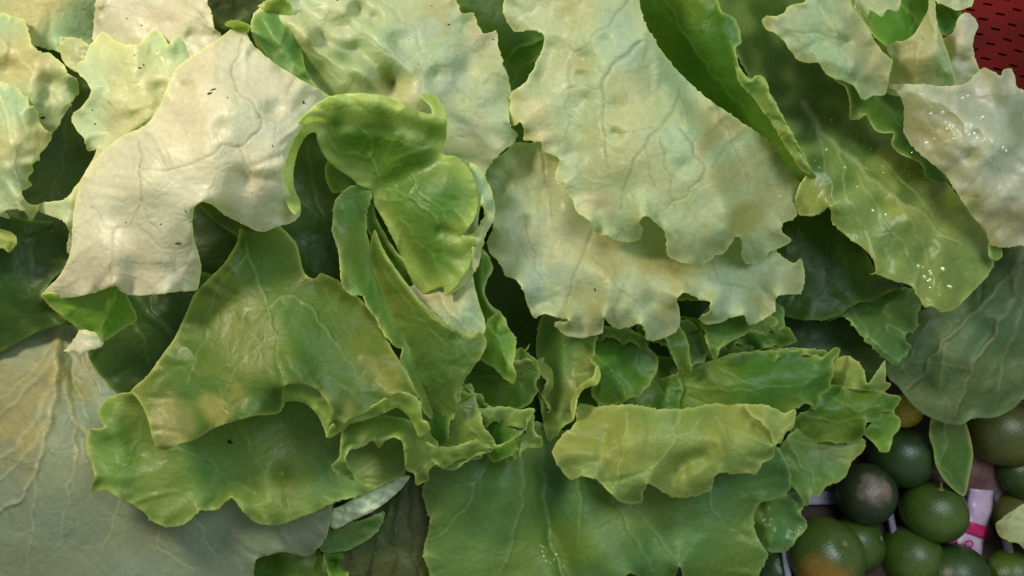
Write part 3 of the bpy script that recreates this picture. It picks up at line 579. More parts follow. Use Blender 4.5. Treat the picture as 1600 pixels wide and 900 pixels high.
sII = sheet([(640,660),(700,660),(800,650),(900,680),(1000,720),(1120,730),(1200,690),(1215,700),(1228,720),(1235,745),(1234,762),(1225,775),(1205,781),(1188,786),(1178,800),(1177,820),(1184,843),(1199,866),(1192,885),(1180,910),(1170,940),(1075,940),(1068,905),(1062,885),(1050,905),(1000,910),(990,895),(975,900),(960,930),(668,940),(673,905),(662,862),(672,815),(660,770),(668,735)],
     [(640,680,-130),(800,660,-120),(1000,720,-110),(1215,720,-70),(1230,760,-72),(1190,800,-110),(1190,865,-84),(1170,930,-110),(1000,820,-96),(900,900,-80),(668,900,-120),(700,800,-104),(850,800,-120),(1060,890,-100),(800,760,-92)],
     'teal', veins=[([(765,715),(750,755),(712,810),(675,845)],4,-4),([(815,700),(818,770),(800,850),(780,910)],4,4),([(848,700),(850,780),(865,860),(890,910)],6,-7),([(895,720),(905,790),(900,860)],4,3),([(930,740),(980,820),(1020,890)],4,-4),([(712,760),(750,755)],2.5,2),([(1110,770),(1115,800),(1170,850)],3,3),([(1000,800),(1060,880)],3,3),([(960,770),(1000,800)],3,2)],
     ridges=[([(790,720),(780,800),(740,900)],10,24),([(855,740),(860,820),(890,900)],-22,20),([(905,740),(915,830),(960,900)],12,26),([(1000,780),(1030,850)],-9,24),([(1110,780),(1080,860)],8,30)], bump=5, bl=95, teeth=1.2, ruf=1.4, patch=1.1, key='II')
leaf(hK, [sII], label='wide blue green leaf hanging at the bottom edge')
leaf(hK, [sheet([(1180,800),(1188,786),(1205,782),(1228,772),(1240,768),(1252,770),(1256,790),(1250,800),(1258,812),(1262,823),(1248,838),(1240,850),(1228,861),(1210,863),(1196,858),(1170,830)],
     [(1180,800,-128),(1250,775,-118),(1260,822,-112),(1228,860,-108),(1190,850,-118)],'teal',teeth=1.0,ruf=1.2,bump=5,bl=35)], M_WET)
leaf(hK, [sheet([(1225,690),(1260,660),(1330,680),(1352,690),(1348,705),(1330,722),(1322,742),(1312,752),(1296,757),(1284,768),(1278,776),(1268,772),(1262,790),(1240,760),(1228,740),(1215,710)],
     [(1225,690,-100),(1340,690,-96),(1322,742,-92),(1280,774,-88),(1230,745,-104)],'leaf',teeth=1.1,ruf=1.0,veins=[([(1235,700),(1265,740),(1278,770)],4,4),([(1240,690),(1300,700)],2,2)],bump=4,bl=60)])
leaf(hK, [sheet([(1240,655),(1262,640),(1300,602),(1330,606),(1358,606),(1385,615),(1407,622),(1400,634),(1396,642),(1380,642),(1372,656),(1355,660),(1350,676),(1340,690),(1290,690),(1245,690),(1235,675)],
     [(1240,660,-84),(1300,602,-96),(1406,623,-80),(1350,640,-66),(1340,688,-86),(1260,690,-96)],'green',teeth=1.3,ruf=1.2,veins=[([(1260,650),(1320,660),(1360,650)],2.5,2),([(1300,620),(1340,640),(1400,628)],2.5,2)],ridges=[([(1300,640),(1380,628)],9,16)]),
     sheet([(1350,678),(1372,652),(1396,638),(1398,648),(1406,655),(1404,672),(1396,680),(1388,706),(1378,706),(1365,692)],[(1350,678,-96),(1396,640,-84),(1404,660,-92),(1385,705,-84)],'lime',teeth=.6,ruf=.5)], label='green leaf with a pointed pale tip over the limes')
leaf(hK, [sheet([(1295,600),(1300,575),(1308,562),(1322,556),(1345,570),(1351,585),(1355,600),(1368,585),(1383,564),(1384,582),(1383,596),(1392,600),(1380,612),(1340,608)],
     [(1295,600,-100),(1322,556,-94),(1358,602,-74),(1383,565,-86),(1385,600,-100)],'olive',teeth=.7,ruf=1.6,ridges=[([(1355,600),(1352,575)],10,9)])])
# --- right heads
hH = head('lettuce at the right with long wet leaf below a dark hollow', 1300, 260, -330)
sH1 = sheet([(960,-60),(1120,-60),(1121,0),(1130,20),(1145,26),(1155,44),(1158,65),(1149,76),(1156,110),(1168,121),(1180,124),(1187,116),(1197,127),(1200,141),(1213,163),(1226,190),(1240,215),(1255,240),(1263,262),(1275,275),(1262,290),(1220,280),(1120,210),(1040,140),(990,60)],
     [(960,-60,-20),(1120,-20,10),(1155,60,20),(1190,125,26),(1262,262,20),(1250,285,-40),(1150,210,-130),(1060,130,-130),(1000,40,-100),(1100,60,-10)],
     'green', veins=[([(1040,0),(1100,100),(1180,190)],3,2)], ridges=[([(1128,20),(1150,80),(1190,150),(1240,235)],9,14)], teeth=.9, ruf=1.5, bump=4, key='H1')
sH1b = sheet([(1148,78),(1157,108),(1172,124),(1186,118),(1198,130),(1203,146),(1214,166),(1228,192),(1242,218),(1256,243),(1266,266),(1264,272),(1250,262),(1236,240),(1220,215),(1205,190),(1190,172),(1180,155),(1165,140),(1152,120)],
     [(1148,78,14),(1172,124,26),(1200,140,34),(1264,270,30),(1220,215,26),(1155,125,16)],'leaf',teeth=.9,ruf=.6,roll=4,bump=3,bl=30)
leaf(hH, [sH1, sH1b], label='folded green leaf with a lit wavy rim')
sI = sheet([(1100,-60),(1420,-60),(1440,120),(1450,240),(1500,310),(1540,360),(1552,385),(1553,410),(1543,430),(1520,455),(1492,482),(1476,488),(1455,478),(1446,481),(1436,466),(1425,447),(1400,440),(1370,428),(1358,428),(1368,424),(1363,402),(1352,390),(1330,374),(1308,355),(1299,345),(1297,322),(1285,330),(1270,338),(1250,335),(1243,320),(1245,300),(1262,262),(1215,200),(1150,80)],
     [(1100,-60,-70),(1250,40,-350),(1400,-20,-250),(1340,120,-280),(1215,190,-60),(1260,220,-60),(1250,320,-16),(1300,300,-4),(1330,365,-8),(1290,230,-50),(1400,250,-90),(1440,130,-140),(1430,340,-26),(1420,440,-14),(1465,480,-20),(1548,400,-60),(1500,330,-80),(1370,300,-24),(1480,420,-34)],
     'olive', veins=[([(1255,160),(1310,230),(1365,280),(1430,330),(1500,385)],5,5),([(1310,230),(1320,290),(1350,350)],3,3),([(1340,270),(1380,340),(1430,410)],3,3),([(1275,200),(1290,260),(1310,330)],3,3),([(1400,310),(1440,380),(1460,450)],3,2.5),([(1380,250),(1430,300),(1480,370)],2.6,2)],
     ridges=[([(1300,200),(1370,290),(1470,380)],8,24),([(1200,100),(1330,180)],-10,40)], dents=[(1380,315,12,8),(1450,390,14,8),(1400,270,10,6)], bump=4, bl=60, teeth=.9, ruf=1.1, key='I', blots=[(1240,60,150,'deep'),(1330,150,120,'deep'),(1250,120,120,'deep'),(1440,270,60,'deep'),(1310,260,40,'green'),(1400,380,45,'green'),(1500,430,45,'green')])  # deep spots darken the colour where the hollow lies in shadow
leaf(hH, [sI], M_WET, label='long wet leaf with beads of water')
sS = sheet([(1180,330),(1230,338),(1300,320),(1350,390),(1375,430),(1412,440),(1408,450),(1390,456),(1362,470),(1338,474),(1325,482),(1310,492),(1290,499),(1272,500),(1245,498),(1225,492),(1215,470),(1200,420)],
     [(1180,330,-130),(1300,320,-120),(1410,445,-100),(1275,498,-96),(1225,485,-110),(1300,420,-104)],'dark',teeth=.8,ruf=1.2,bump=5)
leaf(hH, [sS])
sT = sheet([(1300,470),(1330,462),(1355,452),(1375,450),(1400,448),(1430,452),(1442,470),(1433,490),(1433,498),(1432,515),(1418,520),(1414,530),(1422,542),(1415,556),(1408,560),(1404,572),(1390,566),(1370,548),(1350,530),(1335,510),(1320,495),(1290,500)],
     [(1300,470,-150),(1375,450,-130),(1440,470,-126),(1420,542,-112),(1404,570,-110),(1340,510,-112),(1370,490,-118)],'teal',teeth=1.6,ruf=1.2,veins=[([(1330,480),(1365,530),(1400,565)],4,3)],ridges=[([(1320,485),(1350,525),(1385,550)],9,12)],bump=4,bl=40)
leaf(hH, [sT], M_WET, label='small blue green leaf with a saw toothed edge')
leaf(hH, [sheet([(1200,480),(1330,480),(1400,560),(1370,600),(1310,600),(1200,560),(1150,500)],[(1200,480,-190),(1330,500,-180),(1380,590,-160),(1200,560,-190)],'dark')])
hJ = head('lettuce at the upper right with a small pale torn leaf hanging forward', 1400, 60, -340)
leaf(hJ, [sheet([(1191,32),(1199,25),(1214,26),(1224,21),(1232,10),(1255,4),(1270,-10),(1300,-60),(1340,-50),(1330,8),(1343,26),(1358,46),(1368,68),(1378,80),(1395,97),(1390,112),(1387,130),(1382,148),(1365,150),(1347,155),(1341,144),(1333,133),(1318,127),(1296,119),(1285,106),(1278,98),(1263,98),(1246,93),(1236,80),(1226,65),(1212,52),(1196,44)],
     [(1191,35,40),(1270,0,46),(1320,-50,20),(1300,60,54),(1395,97,30),(1380,148,24),(1346,154,34),(1250,92,34),(1340,80,48)],
     'sage', veins=[([(1280,10),(1310,60),(1325,100),(1322,120)],2.6,-2),([(1240,50),(1300,60),(1350,75)],2,-2)],
     ridges=[([(1310,30),(1345,120)],9,14),([(1370,70),(1335,125)],-10,10),([(1280,90),(1320,100),(1380,100)],6,14)], dents=[(1320,68,11,16),(1355,75,8,12),(1350,130,10,8)], teeth=.8, ruf=1.2, bump=3, bl=40, key='J')], label='pale bluish torn leaf hanging forward')
leaf(hJ, [sheet([(1298,110),(1330,90),(1400,90),(1440,120),(1470,250),(1480,290),(1447,277),(1441,258),(1425,248),(1406,240),(1393,226),(1396,208),(1373,207),(1365,200),(1352,180),(1341,187),(1329,186),(1328,160),(1320,135),(1305,125)],
     [(1298,110,-50),(1400,90,-90),(1450,200,-90),(1445,275,-50),(1395,220,-34),(1330,185,-20),(1320,130,-30),(1380,150,-70)],'green',teeth=.7,ruf=1.6,veins=[([(1340,110),(1380,160),(1430,230)],3,2)])], label='short dark green leaf with a wavy pale rim')
leaf(hJ, [sheet([(1330,-40),(1420,-40),(1408,0),(1402,17),(1386,15),(1377,26),(1368,20),(1358,16),(1353,28),(1344,20),(1336,4)],[(1330,-40,20),(1420,-40,20),(1377,24,36),(1350,26,36)],'sage',teeth=1.0,ruf=.8)])
leaf(hJ, [sheet([(1330,-50),(1470,-50),(1460,10),(1440,60),(1420,70),(1390,75),(1360,50),(1338,10)],[(1330,-50,-60),(1470,-50,-50),(1400,70,-30),(1380,20,-60)],'lime',veins=[([(1400,0),(1430,30),(1420,65)],4,3)],ridges=[([(1410,-20),(1425,60)],-10,10)])])
leaf(hJ, [sheet([(1455,-40),(1450,15),(1440,35),(1427,55),(1412,64),(1396,66),(1386,76),(1396,97),(1390,115),(1385,145),(1430,150),(1475,150),(1490,132),(1486,100),(1474,65),(1464,35),(1460,0)],
     [(1455,-40,-30),(1440,40,10),(1400,70,-6),(1386,130,-40),(1470,130,-10),(1484,90,10),(1450,90,24)],'sage',veins=[([(1452,20),(1462,60),(1480,100)],4,3),([(1440,50),(1430,110)],2.5,2)],ridges=[([(1455,10),(1462,60),(1478,110)],9,10)],teeth=.5,ruf=.8,bump=4,bl=35)])
leaf(hJ, [sheet([(1470,64),(1490,50),(1497,30),(1508,20),(1520,26),(1528,40),(1521,58),(1519,72),(1523,90),(1530,113),(1520,130),(1490,145),(1480,110)],
     [(1470,64,-30),(1510,22,-10),(1528,40,-16),(1530,110,-20),(1485,130,-30),(1505,70,6)],'cream',teeth=.5,ruf=.8,ridges=[([(1485,80),(1510,40)],6,10)],dents=[(1503,95,10,12)],bump=3,bl=30)])
leaf(hJ, [sheet([(1450,10),(1480,5),(1500,12),(1500,30),(1490,45),(1480,55),(1468,52),(1456,35)],[(1450,10,-60),(1500,20,-40),(1475,52,-44)],'teal',teeth=1,ruf=1,bump=5,bl=24),
          sheet([(1440,-40),(1540,-40),(1525,-5),(1513,12),(1495,16),(1475,8),(1460,0)],[(1440,-40,-20),(1540,-40,-20),(1500,14,-4)],'pale',teeth=1,ruf=.8,bump=4,bl=30)])
hQ = head('lettuce at the right edge, long pale wet leaf hanging below the red basket', 1600, 230, -340)
sQ = sheet([(1388,135),(1404,146),(1412,165),(1413,185),(1412,203),(1424,226),(1450,250),(1476,272),(1500,308),(1520,338),(1540,360),(1549,382),(1562,386),(1600,383),(1680,380),(1700,150),(1620,148),(1596,140),(1586,132),(1586,118),(1578,107),(1568,110),(1565,118),(1550,112),(1538,106),(1528,112),(1510,130),(1480,135),(1440,132)],
     [(1388,135,-20),(1412,190,-26),(1440,150,22),(1500,190,40),(1450,240,-6),(1520,330,-6),(1550,380,-20),(1600,380,-20),(1580,300,20),(1560,220,40),(1600,190,-20),(1580,115,-20),(1680,160,-40),(1680,300,0),(1530,115,-16)],
     'cream', veins=[([(1410,140),(1460,155),(1500,190),(1520,230)],4,4),([(1450,170),(1455,200),(1480,230)],2.5,-2),([(1560,210),(1550,250),(1580,300)],2.4,-2),([(1460,145),(1540,145),(1600,150)],4,3)],
     ridges=[([(1420,142),(1475,160),(1540,205),(1620,250)],12,16),([(1480,140),(1560,170),(1640,180)],-12,18),([(1570,360),(1580,320)],-5,12)], dents=[(1515,245,10,12),(1527,210,8,10),(1510,170,8,6)], bump=7, bl=50, teeth=.8, ruf=1.1, patch=.6, key='Q', blots=[(1460,210,32,'tan'),(1560,350,45,'tan'),(1590,190,30,'green'),(1560,120,25,'olive'),(1510,330,25,'olive')])
leaf(hQ, [sQ], M_WET, label='long pale wet leaf')
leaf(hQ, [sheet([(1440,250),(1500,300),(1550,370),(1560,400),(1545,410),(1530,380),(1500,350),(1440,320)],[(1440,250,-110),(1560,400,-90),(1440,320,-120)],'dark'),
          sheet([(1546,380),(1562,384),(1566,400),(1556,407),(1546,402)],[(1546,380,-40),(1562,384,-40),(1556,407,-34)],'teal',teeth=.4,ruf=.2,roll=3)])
# broad dark leaf over the limes
hR = thing('loose_leaf', 'broad dark dull green leaf with pinkish ribs hanging over the limes at the right', 'leaf', P(1540, 500, -260))
ribs = [([(1620,360),(1560,450),(1480,530),(1420,610)],5,4),([(1615,370),(1565,500),(1520,580),(1490,650)],5,4),([(1620,380),(1600,480),(1570,560),(1555,640)],4,3),([(1600,380),(1500,440),(1440,520),(1405,580)],4,3),([(1480,530),(1470,580),(1480,640)],3,2),([(1520,580),(1440,560)],2.5,2)]
sR = sheet([(1400,540),(1420,500),(1450,480),(1500,440),(1560,380),(1700,340),(1700,610),(1640,600),(1600,622),(1580,640),(1555,652),(1520,654),(1500,664),(1480,662),(1460,655),(1440,645),(1420,625),(1402,602),(1388,590),(1385,570)],
     [(1400,540,-190),(1500,440,-180),(1600,380,-150),(1700,400,-170),(1600,620,-170),(1490,662,-190),(1400,590,-200),(1500,560,-160)],'dusk',veins=ribs,
     ridges=[([(1620,360),(1500,560)],7,40),([(1540,520),(1480,620)],-7,16)], teeth=.4, ruf=.6, bump=5, bl=60, mar=6)
mesh_obj('leaf_blade', [sR], M_DIM, hR)
# --- left heads
hL = head('lettuce cut off by the left edge with jagged pale leaves', 0, 180, -300)
leaf(hL, [sheet([(-80,-80),(240,-80),(170,0),(160,60),(140,75),(112,92),(90,80),(40,70),(-80,90)],[(-80,-80,-60),(240,-80,-60),(150,70,-70),(40,70,-40),(60,0,-20)],'sage',bump=6,bl=120)])
sL1 = sheet([(-80,40),(0,20),(22,26),(38,32),(44,50),(50,68),(65,83),(75,82),(85,90),(98,100),(104,112),(120,125),(124,138),(112,160),(100,180),(92,196),(82,208),(68,212),(40,220),(-80,240)],
     [(-80,40,0),(38,32,0),(60,110,20),(120,130,0),(80,205,-10),(-40,180,20)],'sage',teeth=1.3,ruf=1.2,bump=6,bl=50,dents=[(80,130,16,12),(75,150,10,8),(10,110,20,14)],veins=[([(0,60),(40,100),(90,150)],2.6,2)])
sL2 = sheet([(-80,140),(0,130),(30,140),(42,152),(45,165),(56,170),(60,185),(68,200),(80,210),(74,228),(62,240),(60,250),(50,256),(52,268),(42,280),(48,292),(34,298),(38,312),(55,322),(60,320),(52,340),(48,345),(38,330),(20,326),(8,330),(15,341),(0,338),(-80,360)],
     [(-80,140,20),(42,155,34),(80,210,20),(48,290,20),(50,335,16),(-60,320,40),(10,240,56)],'sage',teeth=1.3,ruf=1.0,bump=5,bl=50,veins=[([(0,150),(20,230),(30,300)],3,2)],ridges=[([(10,270),(30,330)],8,14)])
sL3 = sheet([(-80,355),(0,358),(15,362),(25,370),(25,382),(14,394),(5,388),(-80,396)],[(-80,355,0),(20,375,6),(-80,396,0)],'olive',teeth=.6,ruf=.6)
leaf(hL, [sL1], label='jagged pale leaf'); leaf(hL, [sL2, sL3], label='jagged pale leaf with a curled lower tip')
hL3 = head('lettuce at top left with a thick white rib above a wavy pale leaf', 240, 120, -300)
sL4 = sheet([(152,-80),(150,0),(146,60),(150,90),(320,110),(345,55),(335,45),(330,20),(310,-40),(330,-80)],
     [(152,-80,-30),(148,60,-30),(200,20,0),(300,60,30),(320,-60,40),(240,60,14)],'cream',veins=[([(157,-60),(155,0),(148,62)],9,8),([(260,-60),(300,10),(335,50)],5,4),([(170,10),(200,15),(215,40)],2,-2)],bump=5,bl=50,dents=[(270,35,14,10),(300,55,10,8)])
leaf(hL3, [sL4], label='pale leaf with a thick white rib')
leaf(hL3, [sheet([(290,-80),(440,-80),(430,0),(405,20),(400,30),(370,38),(350,45),(330,30)],[(290,-80,-60),(440,-80,-40),(350,44,-30),(400,20,-40)],'tan',bump=6,bl=30,ridges=[([(310,-30),(345,45)],12,8)],teeth=1.2)])
sL5 = sheet([(160,50),(150,62),(140,72),(132,92),(120,103),(124,115),(138,130),(143,140),(130,165),(112,182),(118,200),(133,218),(137,236),(150,232),(120,290),(100,312),(60,320),(60,327),(100,346),(108,360),(106,395),(120,400),(220,260),(300,130),(312,80),(298,62),(288,52),(276,56),(264,70),(252,52),(240,46),(228,58),(215,70),(200,71),(180,64)],
     [(160,50,10),(240,46,20),(300,80,30),(125,110,14),(200,130,48),(115,185,20),(140,235,6),(230,200,40),(150,280,20),(70,322,10),(108,390,0),(200,270,30)],
     'pale',teeth=.8,ruf=1.3,bump=5,bl=55,veins=[([(180,70),(200,130),(190,190)],2.4,-2),([(200,130),(250,130)],2,-2),([(225,185),(180,230),(130,300)],5,5)],ridges=[([(230,185),(190,215),(150,260)],12,12),([(205,170),(235,160)],10,10)],dents=[(250,140,14,14),(180,235,10,10),(150,170,20,8)],key='L5')
leaf(hL3, [sL5], label='pale wavy leaf with small pointed lobes')
leaf(hL3, [sheet([(95,60),(140,70),(140,100),(122,112),(100,98)],[(95,60,-40),(140,70,-34),(110,110,-30)],'sage',teeth=1.2,ruf=.6,bump=4,bl=20)])
leaf(hL3, [sheet([(60,130),(150,100),(200,240),(160,330),(110,400),(40,400),(40,240)],[(60,130,-110),(150,100,-110),(160,330,-90),(60,380,-90)],'dusk',bump=5,bl=60,
      veins=[([(110,130),(100,240),(60,350)],4,3)])])
# --- lower left head
hF = head('lettuce at the lower left corner with a wide fan veined leaf', 150, 700, -340)
leaf(hF, [sheet([(-90,330),(0,335),(60,345),(112,350),(118,400),(80,440),(66,465),(96,492),(112,506),(90,508),(60,518),(36,530),(10,545),(-90,590)],[(-90,330,-80),(100,350,-80),(60,440,-70),(100,505,-90),(-60,560,-70),(20,430,-56)],'dark',bump=5,bl=90,teeth=.3)])
sEE = sheet([(-90,590),(0,545),(36,530),(60,518),(95,504),(160,490),(300,560),(500,640),(560,760),(522,786),(516,812),(512,832),(500,853),(482,868),(462,866),(440,862),(418,868),(402,872),(397,890),(395,940),(-90,960)],
     [(-90,590,-120),(95,505,-130),(90,560,-96),(60,700,-66),(-60,700,-110),(0,800,-80),(200,600,-120),(200,760,-70),(350,820,-70),(500,800,-84),(480,866,-96),(500,640,-130),(100,900,-80),(380,930,-100)],
     'grey', veins=[([(92,510),(88,580),(78,650),(58,730),(30,780),(0,800)],7,6),([(88,580),(60,640),(20,700),(-60,740)],6,4),([(86,550),(50,600),(0,650),(-60,680)],5,3),([(78,650),(50,700),(-10,760)],5,3),([(90,560),(112,640),(150,720),(170,760)],5,3),([(95,520),(110,560),(118,600),(135,650),(140,670)],4,-4),([(105,520),(130,570),(160,620)],3,-3),([(80,540),(40,590),(0,625)],3,-3),([(60,730),(50,800),(40,900)],3,3),([(250,815),(250,850),(300,890)],2.6,-2.5),([(300,805),(325,845),(335,880)],2.6,-2.5),([(120,660),(110,760),(90,860)],3,2),([(78,650),(30,720)],3,2),([(190,780),(160,860)],2.5,2)],
     ridges=[([(92,520),(80,650),(40,770)],4,26),([(110,540),(130,680)],-10,24),([(60,600),(0,660)],-8,16),([(500,840),(440,850)],6,20)], bump=4, bl=110, teeth=.7, ruf=1.1, patch=.3, key='EE', blots=[(30,620,70,'tan'),(10,690,45,'tan'),(120,590,40,'olive')])
leaf(hF, [sEE], label='wide fan veined leaf with a thick rib')
leaf(hF, [sheet([(130,470),(210,440),(330,430),(340,520),(300,600),(220,640),(170,600),(140,560)],[(130,470,-80),(330,430,-60),(300,600,-80),(180,600,-100)],'dark',veins=[([(205,455),(235,490),(280,540),(300,560)],6,6),([(212,505),(232,560),(240,600)],4,-4)],bump=4,bl=60,teeth=.6)])
sDD = sheet([(517,797),(530,792),(545,784),(560,774),(580,766),(604,754),(625,742),(640,744),(628,762),(606,782),(580,800),(550,813),(522,826),(512,815)],
     [(517,797,-80),(580,766,-60),(635,742,-50),(600,785,-60),(550,812,-70),(522,826,-84),(560,795,-54)],'stem',bump=2.5,bl=14,teeth=.3,ruf=.2,roll=6,mar=3,step=2.2)
e_ = leaf(hF, [sheet([(512,815),(560,815),(600,800),(590,830),(540,860),(500,860)],[(512,815,-90),(600,800,-80),(540,860,-100)],'teal')], M_WET)
mesh_obj('midrib', [sDD], M_STEM, e_)
# --- bottom head
hW = head('lettuce cut off by the bottom edge, bright frills beside a brown ribbed leaf', 540, 880, -350)
leaf(hW, [sheet([(395,870),(420,862),(460,866),(500,862),(505,875),(512,895),(530,905),(520,960),(380,960)],[(395,870,-150),(500,862,-130),(520,960,-120),(380,960,-140)],'green',teeth=1,ruf=1.2,bump=5,bl=50)], label='small bright green frill')
leaf(hW, [sheet([(505,868),(515,830),(530,820),(560,815),(560,860),(545,890),(550,940),(520,940),(515,905)],[(505,868,-120),(530,820,-130),(560,860,-140),(530,930,-110)],'lime',teeth=.8,ruf=1.6,dents=[(520,880,8,22),(540,885,8,18)])])
leaf(hW, [sheet([(540,800),(640,730),(700,720),(680,960),(500,960),(530,890)],[(540,800,-150),(640,730,-150),(700,800,-150),(600,850,-130),(520,940,-120),(680,950,-150)],'tan',
     veins=[([(610,780),(590,840),(560,940)],6,6),([(640,760),(640,840),(660,930)],4,-4),([(580,800),(555,860),(540,940)],5,5),([(625,770),(615,850),(610,940)],5,4),([(600,800),(580,870),(580,940)],3,-4)],bump=3,bl=60)], label='brownish leaf with ribbed wet base')
# deep leaves inside the pile, coloured dark to paint shadow in the gaps
hD = head('lettuce at the bottom of the pile, coloured dark to give the gaps their shadow', 800, 500, -420)
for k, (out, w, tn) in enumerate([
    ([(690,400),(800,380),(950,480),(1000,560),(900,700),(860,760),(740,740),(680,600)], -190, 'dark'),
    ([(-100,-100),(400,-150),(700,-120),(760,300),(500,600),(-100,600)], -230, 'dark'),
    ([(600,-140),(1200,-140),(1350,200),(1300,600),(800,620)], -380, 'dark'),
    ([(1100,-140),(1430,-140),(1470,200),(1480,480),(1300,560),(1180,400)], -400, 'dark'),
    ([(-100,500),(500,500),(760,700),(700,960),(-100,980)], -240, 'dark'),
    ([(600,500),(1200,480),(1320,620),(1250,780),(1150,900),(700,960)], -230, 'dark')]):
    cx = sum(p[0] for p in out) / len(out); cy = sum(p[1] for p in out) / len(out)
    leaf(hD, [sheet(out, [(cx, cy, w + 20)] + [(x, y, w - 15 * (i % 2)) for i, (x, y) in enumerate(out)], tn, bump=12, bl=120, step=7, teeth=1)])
# ---------------------------------------------------------------- table, tray, limes, basket
def table_z_at(px, py, h):
    """point on the horizontal plane z = h seen at a picture position"""
    o = cam.location; d = (P(px, py, 0) - o).normalized()
    t = (h - o.z) / d.z
    return o + d * t
ZT = P(1450, 760, -390).z           # table top

def pyobj(name, verts, faces, mat, parent=None, smooth=False):
    me = bpy.data.meshes.new(name); me.from_pydata([tuple(v) for v in verts], [], faces); me.update()
    if smooth:
        me.polygons.foreach_set('use_smooth', [True] * len(me.polygons))
    me.materials.append(mat); o = bpy.data.objects.new(name, me)
    return lk(o, parent)

m_cloth = solid_mat('brown_board', srgb(44,30,26), .7, .3, (40, srgb(70,50,44), .35, .7), .4, 500)
pyobj('table_top', [(-1.2,-1.0,ZT),(1.2,-1.0,ZT),(1.2,1.4,ZT),(-1.2,1.4,ZT)], [(0,1,2,3)], m_cloth)['kind'] = 'structure'

def slab(name, center, ux, uy, uz, sx, sy, sz, mat, parent=None, bev=.15):
    """rounded box"""
    bv = bev * min(sx, sy, sz); vs_ = []; fs = []
    import itertools
    import bmesh
    bm = bmesh.new(); bmesh.ops.create_cube(bm, size=1)
    for v in bm.verts: v.co = Vector((v.co.x * sx, v.co.y * sy, v.co.z * sz))
    bmesh.ops.bevel(bm, geom=bm.edges[:], offset=bv, segments=2, affect='EDGES')
    Mx = Matrix((ux, uy, uz)).transposed()
    for v in bm.verts: v.co = Mx @ v.co + center
    me = bpy.data.meshes.new(name); bm.to_mesh(me); bm.free()
    me.materials.append(mat); o = bpy.data.objects.new(name, me); return lk(o, parent)

# white slatted tray under the limes
m_tray = solid_mat('white_plastic', srgb(96,92,112), .35, .5)
tray = thing('slatted_tray', 'white slatted plastic tray under the heap of limes', 'tray', table_z_at(1450, 780, ZT))
X_, Y_, Z_ = Vector((1,0,0)), Vector((0,1,0)), Vector((0,0,1))
tc_ = table_z_at(1450, 780, ZT)
for i in range(4):
    slab('slat', Vector((tc_.x - .095 + i * .066, tc_.y, ZT + .008)), X_, Y_, Z_, .0035, .22, .004, m_tray, tray)
for i in range(3):
    slab('crossbar', Vector((tc_.x + .005, tc_.y - .09 + i * .09, ZT + .0035)), X_, Y_, Z_, .25, .008, .004, m_tray, tray)

def lime_material(name, base, blotch, bscale, lo, hi, bump=.25, rough=.36, spot=None):
    m, nt, out = new_mat(name); L = nt.links.new
    tc = N(nt, 'ShaderNodeTexCoord')
    nz = N(nt, 'ShaderNodeTexNoise', i_Scale=bscale, i_Detail=3.0); L(tc.outputs['Object'], nz.inputs['Vector'])
    mr = N(nt, 'ShaderNodeMapRange', i_1=lo, i_2=hi); L(nz.outputs['Fac'], mr.inputs[0])
    mc = N(nt, 'ShaderNodeMixRGB'); mc.inputs[1].default_value = (*base, 1); mc.inputs[2].default_value = (*blotch, 1)
    if spot:
        dr = (RT @ Vector(spot[0])).normalized()
        nm = N(nt, 'ShaderNodeVectorMath', operation='NORMALIZE'); L(tc.outputs['Object'], nm.inputs[0])
        dt = N(nt, 'ShaderNodeVectorMath', operation='DOT_PRODUCT'); dt.inputs[1].default_value = dr; L(nm.outputs[0], dt.inputs[0])
        ns = N(nt, 'ShaderNodeMath', operation='MULTIPLY_ADD', i_1=.5); L(nz.outputs['Fac'], ns.inputs[0]); L(dt.outputs['Value'], ns.inputs[2])
        for q_, v_ in ((1, spot[1]), (2, spot[2]), (3, 0.0), (4, 1.0)): mr.inputs[q_].default_value = v_
        mr.interpolation_type = 'SMOOTHSTEP'; L(ns.outputs[0], mr.inputs[0])
    L(mr.outputs[0], mc.inputs[0])
    f2 = N(nt, 'ShaderNodeTexNoise', i_Scale=900.0, i_Detail=2.0); L(tc.outputs['Object'], f2.inputs['Vector'])
    r2 = N(nt, 'ShaderNodeMapRange', i_1=.3, i_2=.7, i_3=.72, i_4=1.15); L(f2.outputs['Fac'], r2.inputs[0])
    mm = N(nt, 'ShaderNodeMixRGB', blend_type='MULTIPLY', i_Fac=1.0); L(mc.outputs[0], mm.inputs[1]); L(r2.outputs[0], mm.inputs[2])
    vo = N(nt, 'ShaderNodeTexVoronoi', i_Scale=1100.0); L(tc.outputs['Object'], vo.inputs['Vector'])
    bp = N(nt, 'ShaderNodeBump', i_Strength=bump, i_Distance=.0004); L(vo.outputs['Distance'], bp.inputs['Height'])
    pr = N(nt, 'ShaderNodeBsdfPrincipled', i_Roughness=rough); pr.inputs['Specular IOR Level'].default_value = .5
    L(mm.outputs[0], pr.inputs['Base Color']); L(bp.outputs[0], pr.inputs['Normal']); L(pr.outputs[0], out.inputs[0])
    return m
ML = {'dark': lime_material('lime_skin_dark', srgb(46,72,28), srgb(34,56,28), 60, .4, .7),
      'green': lime_material('lime_skin_green', srgb(70,94,28), srgb(50,74,26), 50, .4, .7),
      'brown': lime_material('lime_skin_scarred', srgb(46,58,32), srgb(128,112,98), 150, .50, .66, .4, .4, ((-.12,.42,.9), 1.02, 1.28)),
      'orange': lime_material('lime_skin_ripening', srgb(72,92,34), srgb(164,112,34), 60, .45, .62, .25, .28, ((-.35,-.5,.8), .75, 1.3)),
      'yellow': lime_material('lime_skin_yellow', srgb(170,156,50), srgb(196,160,50), 50, .4, .7),
      'brown_olive': lime_material('lime_skin_olive', srgb(78,84,34), srgb(96,96,40), 50, .4, .7)}  # brownish olive skin, blotched
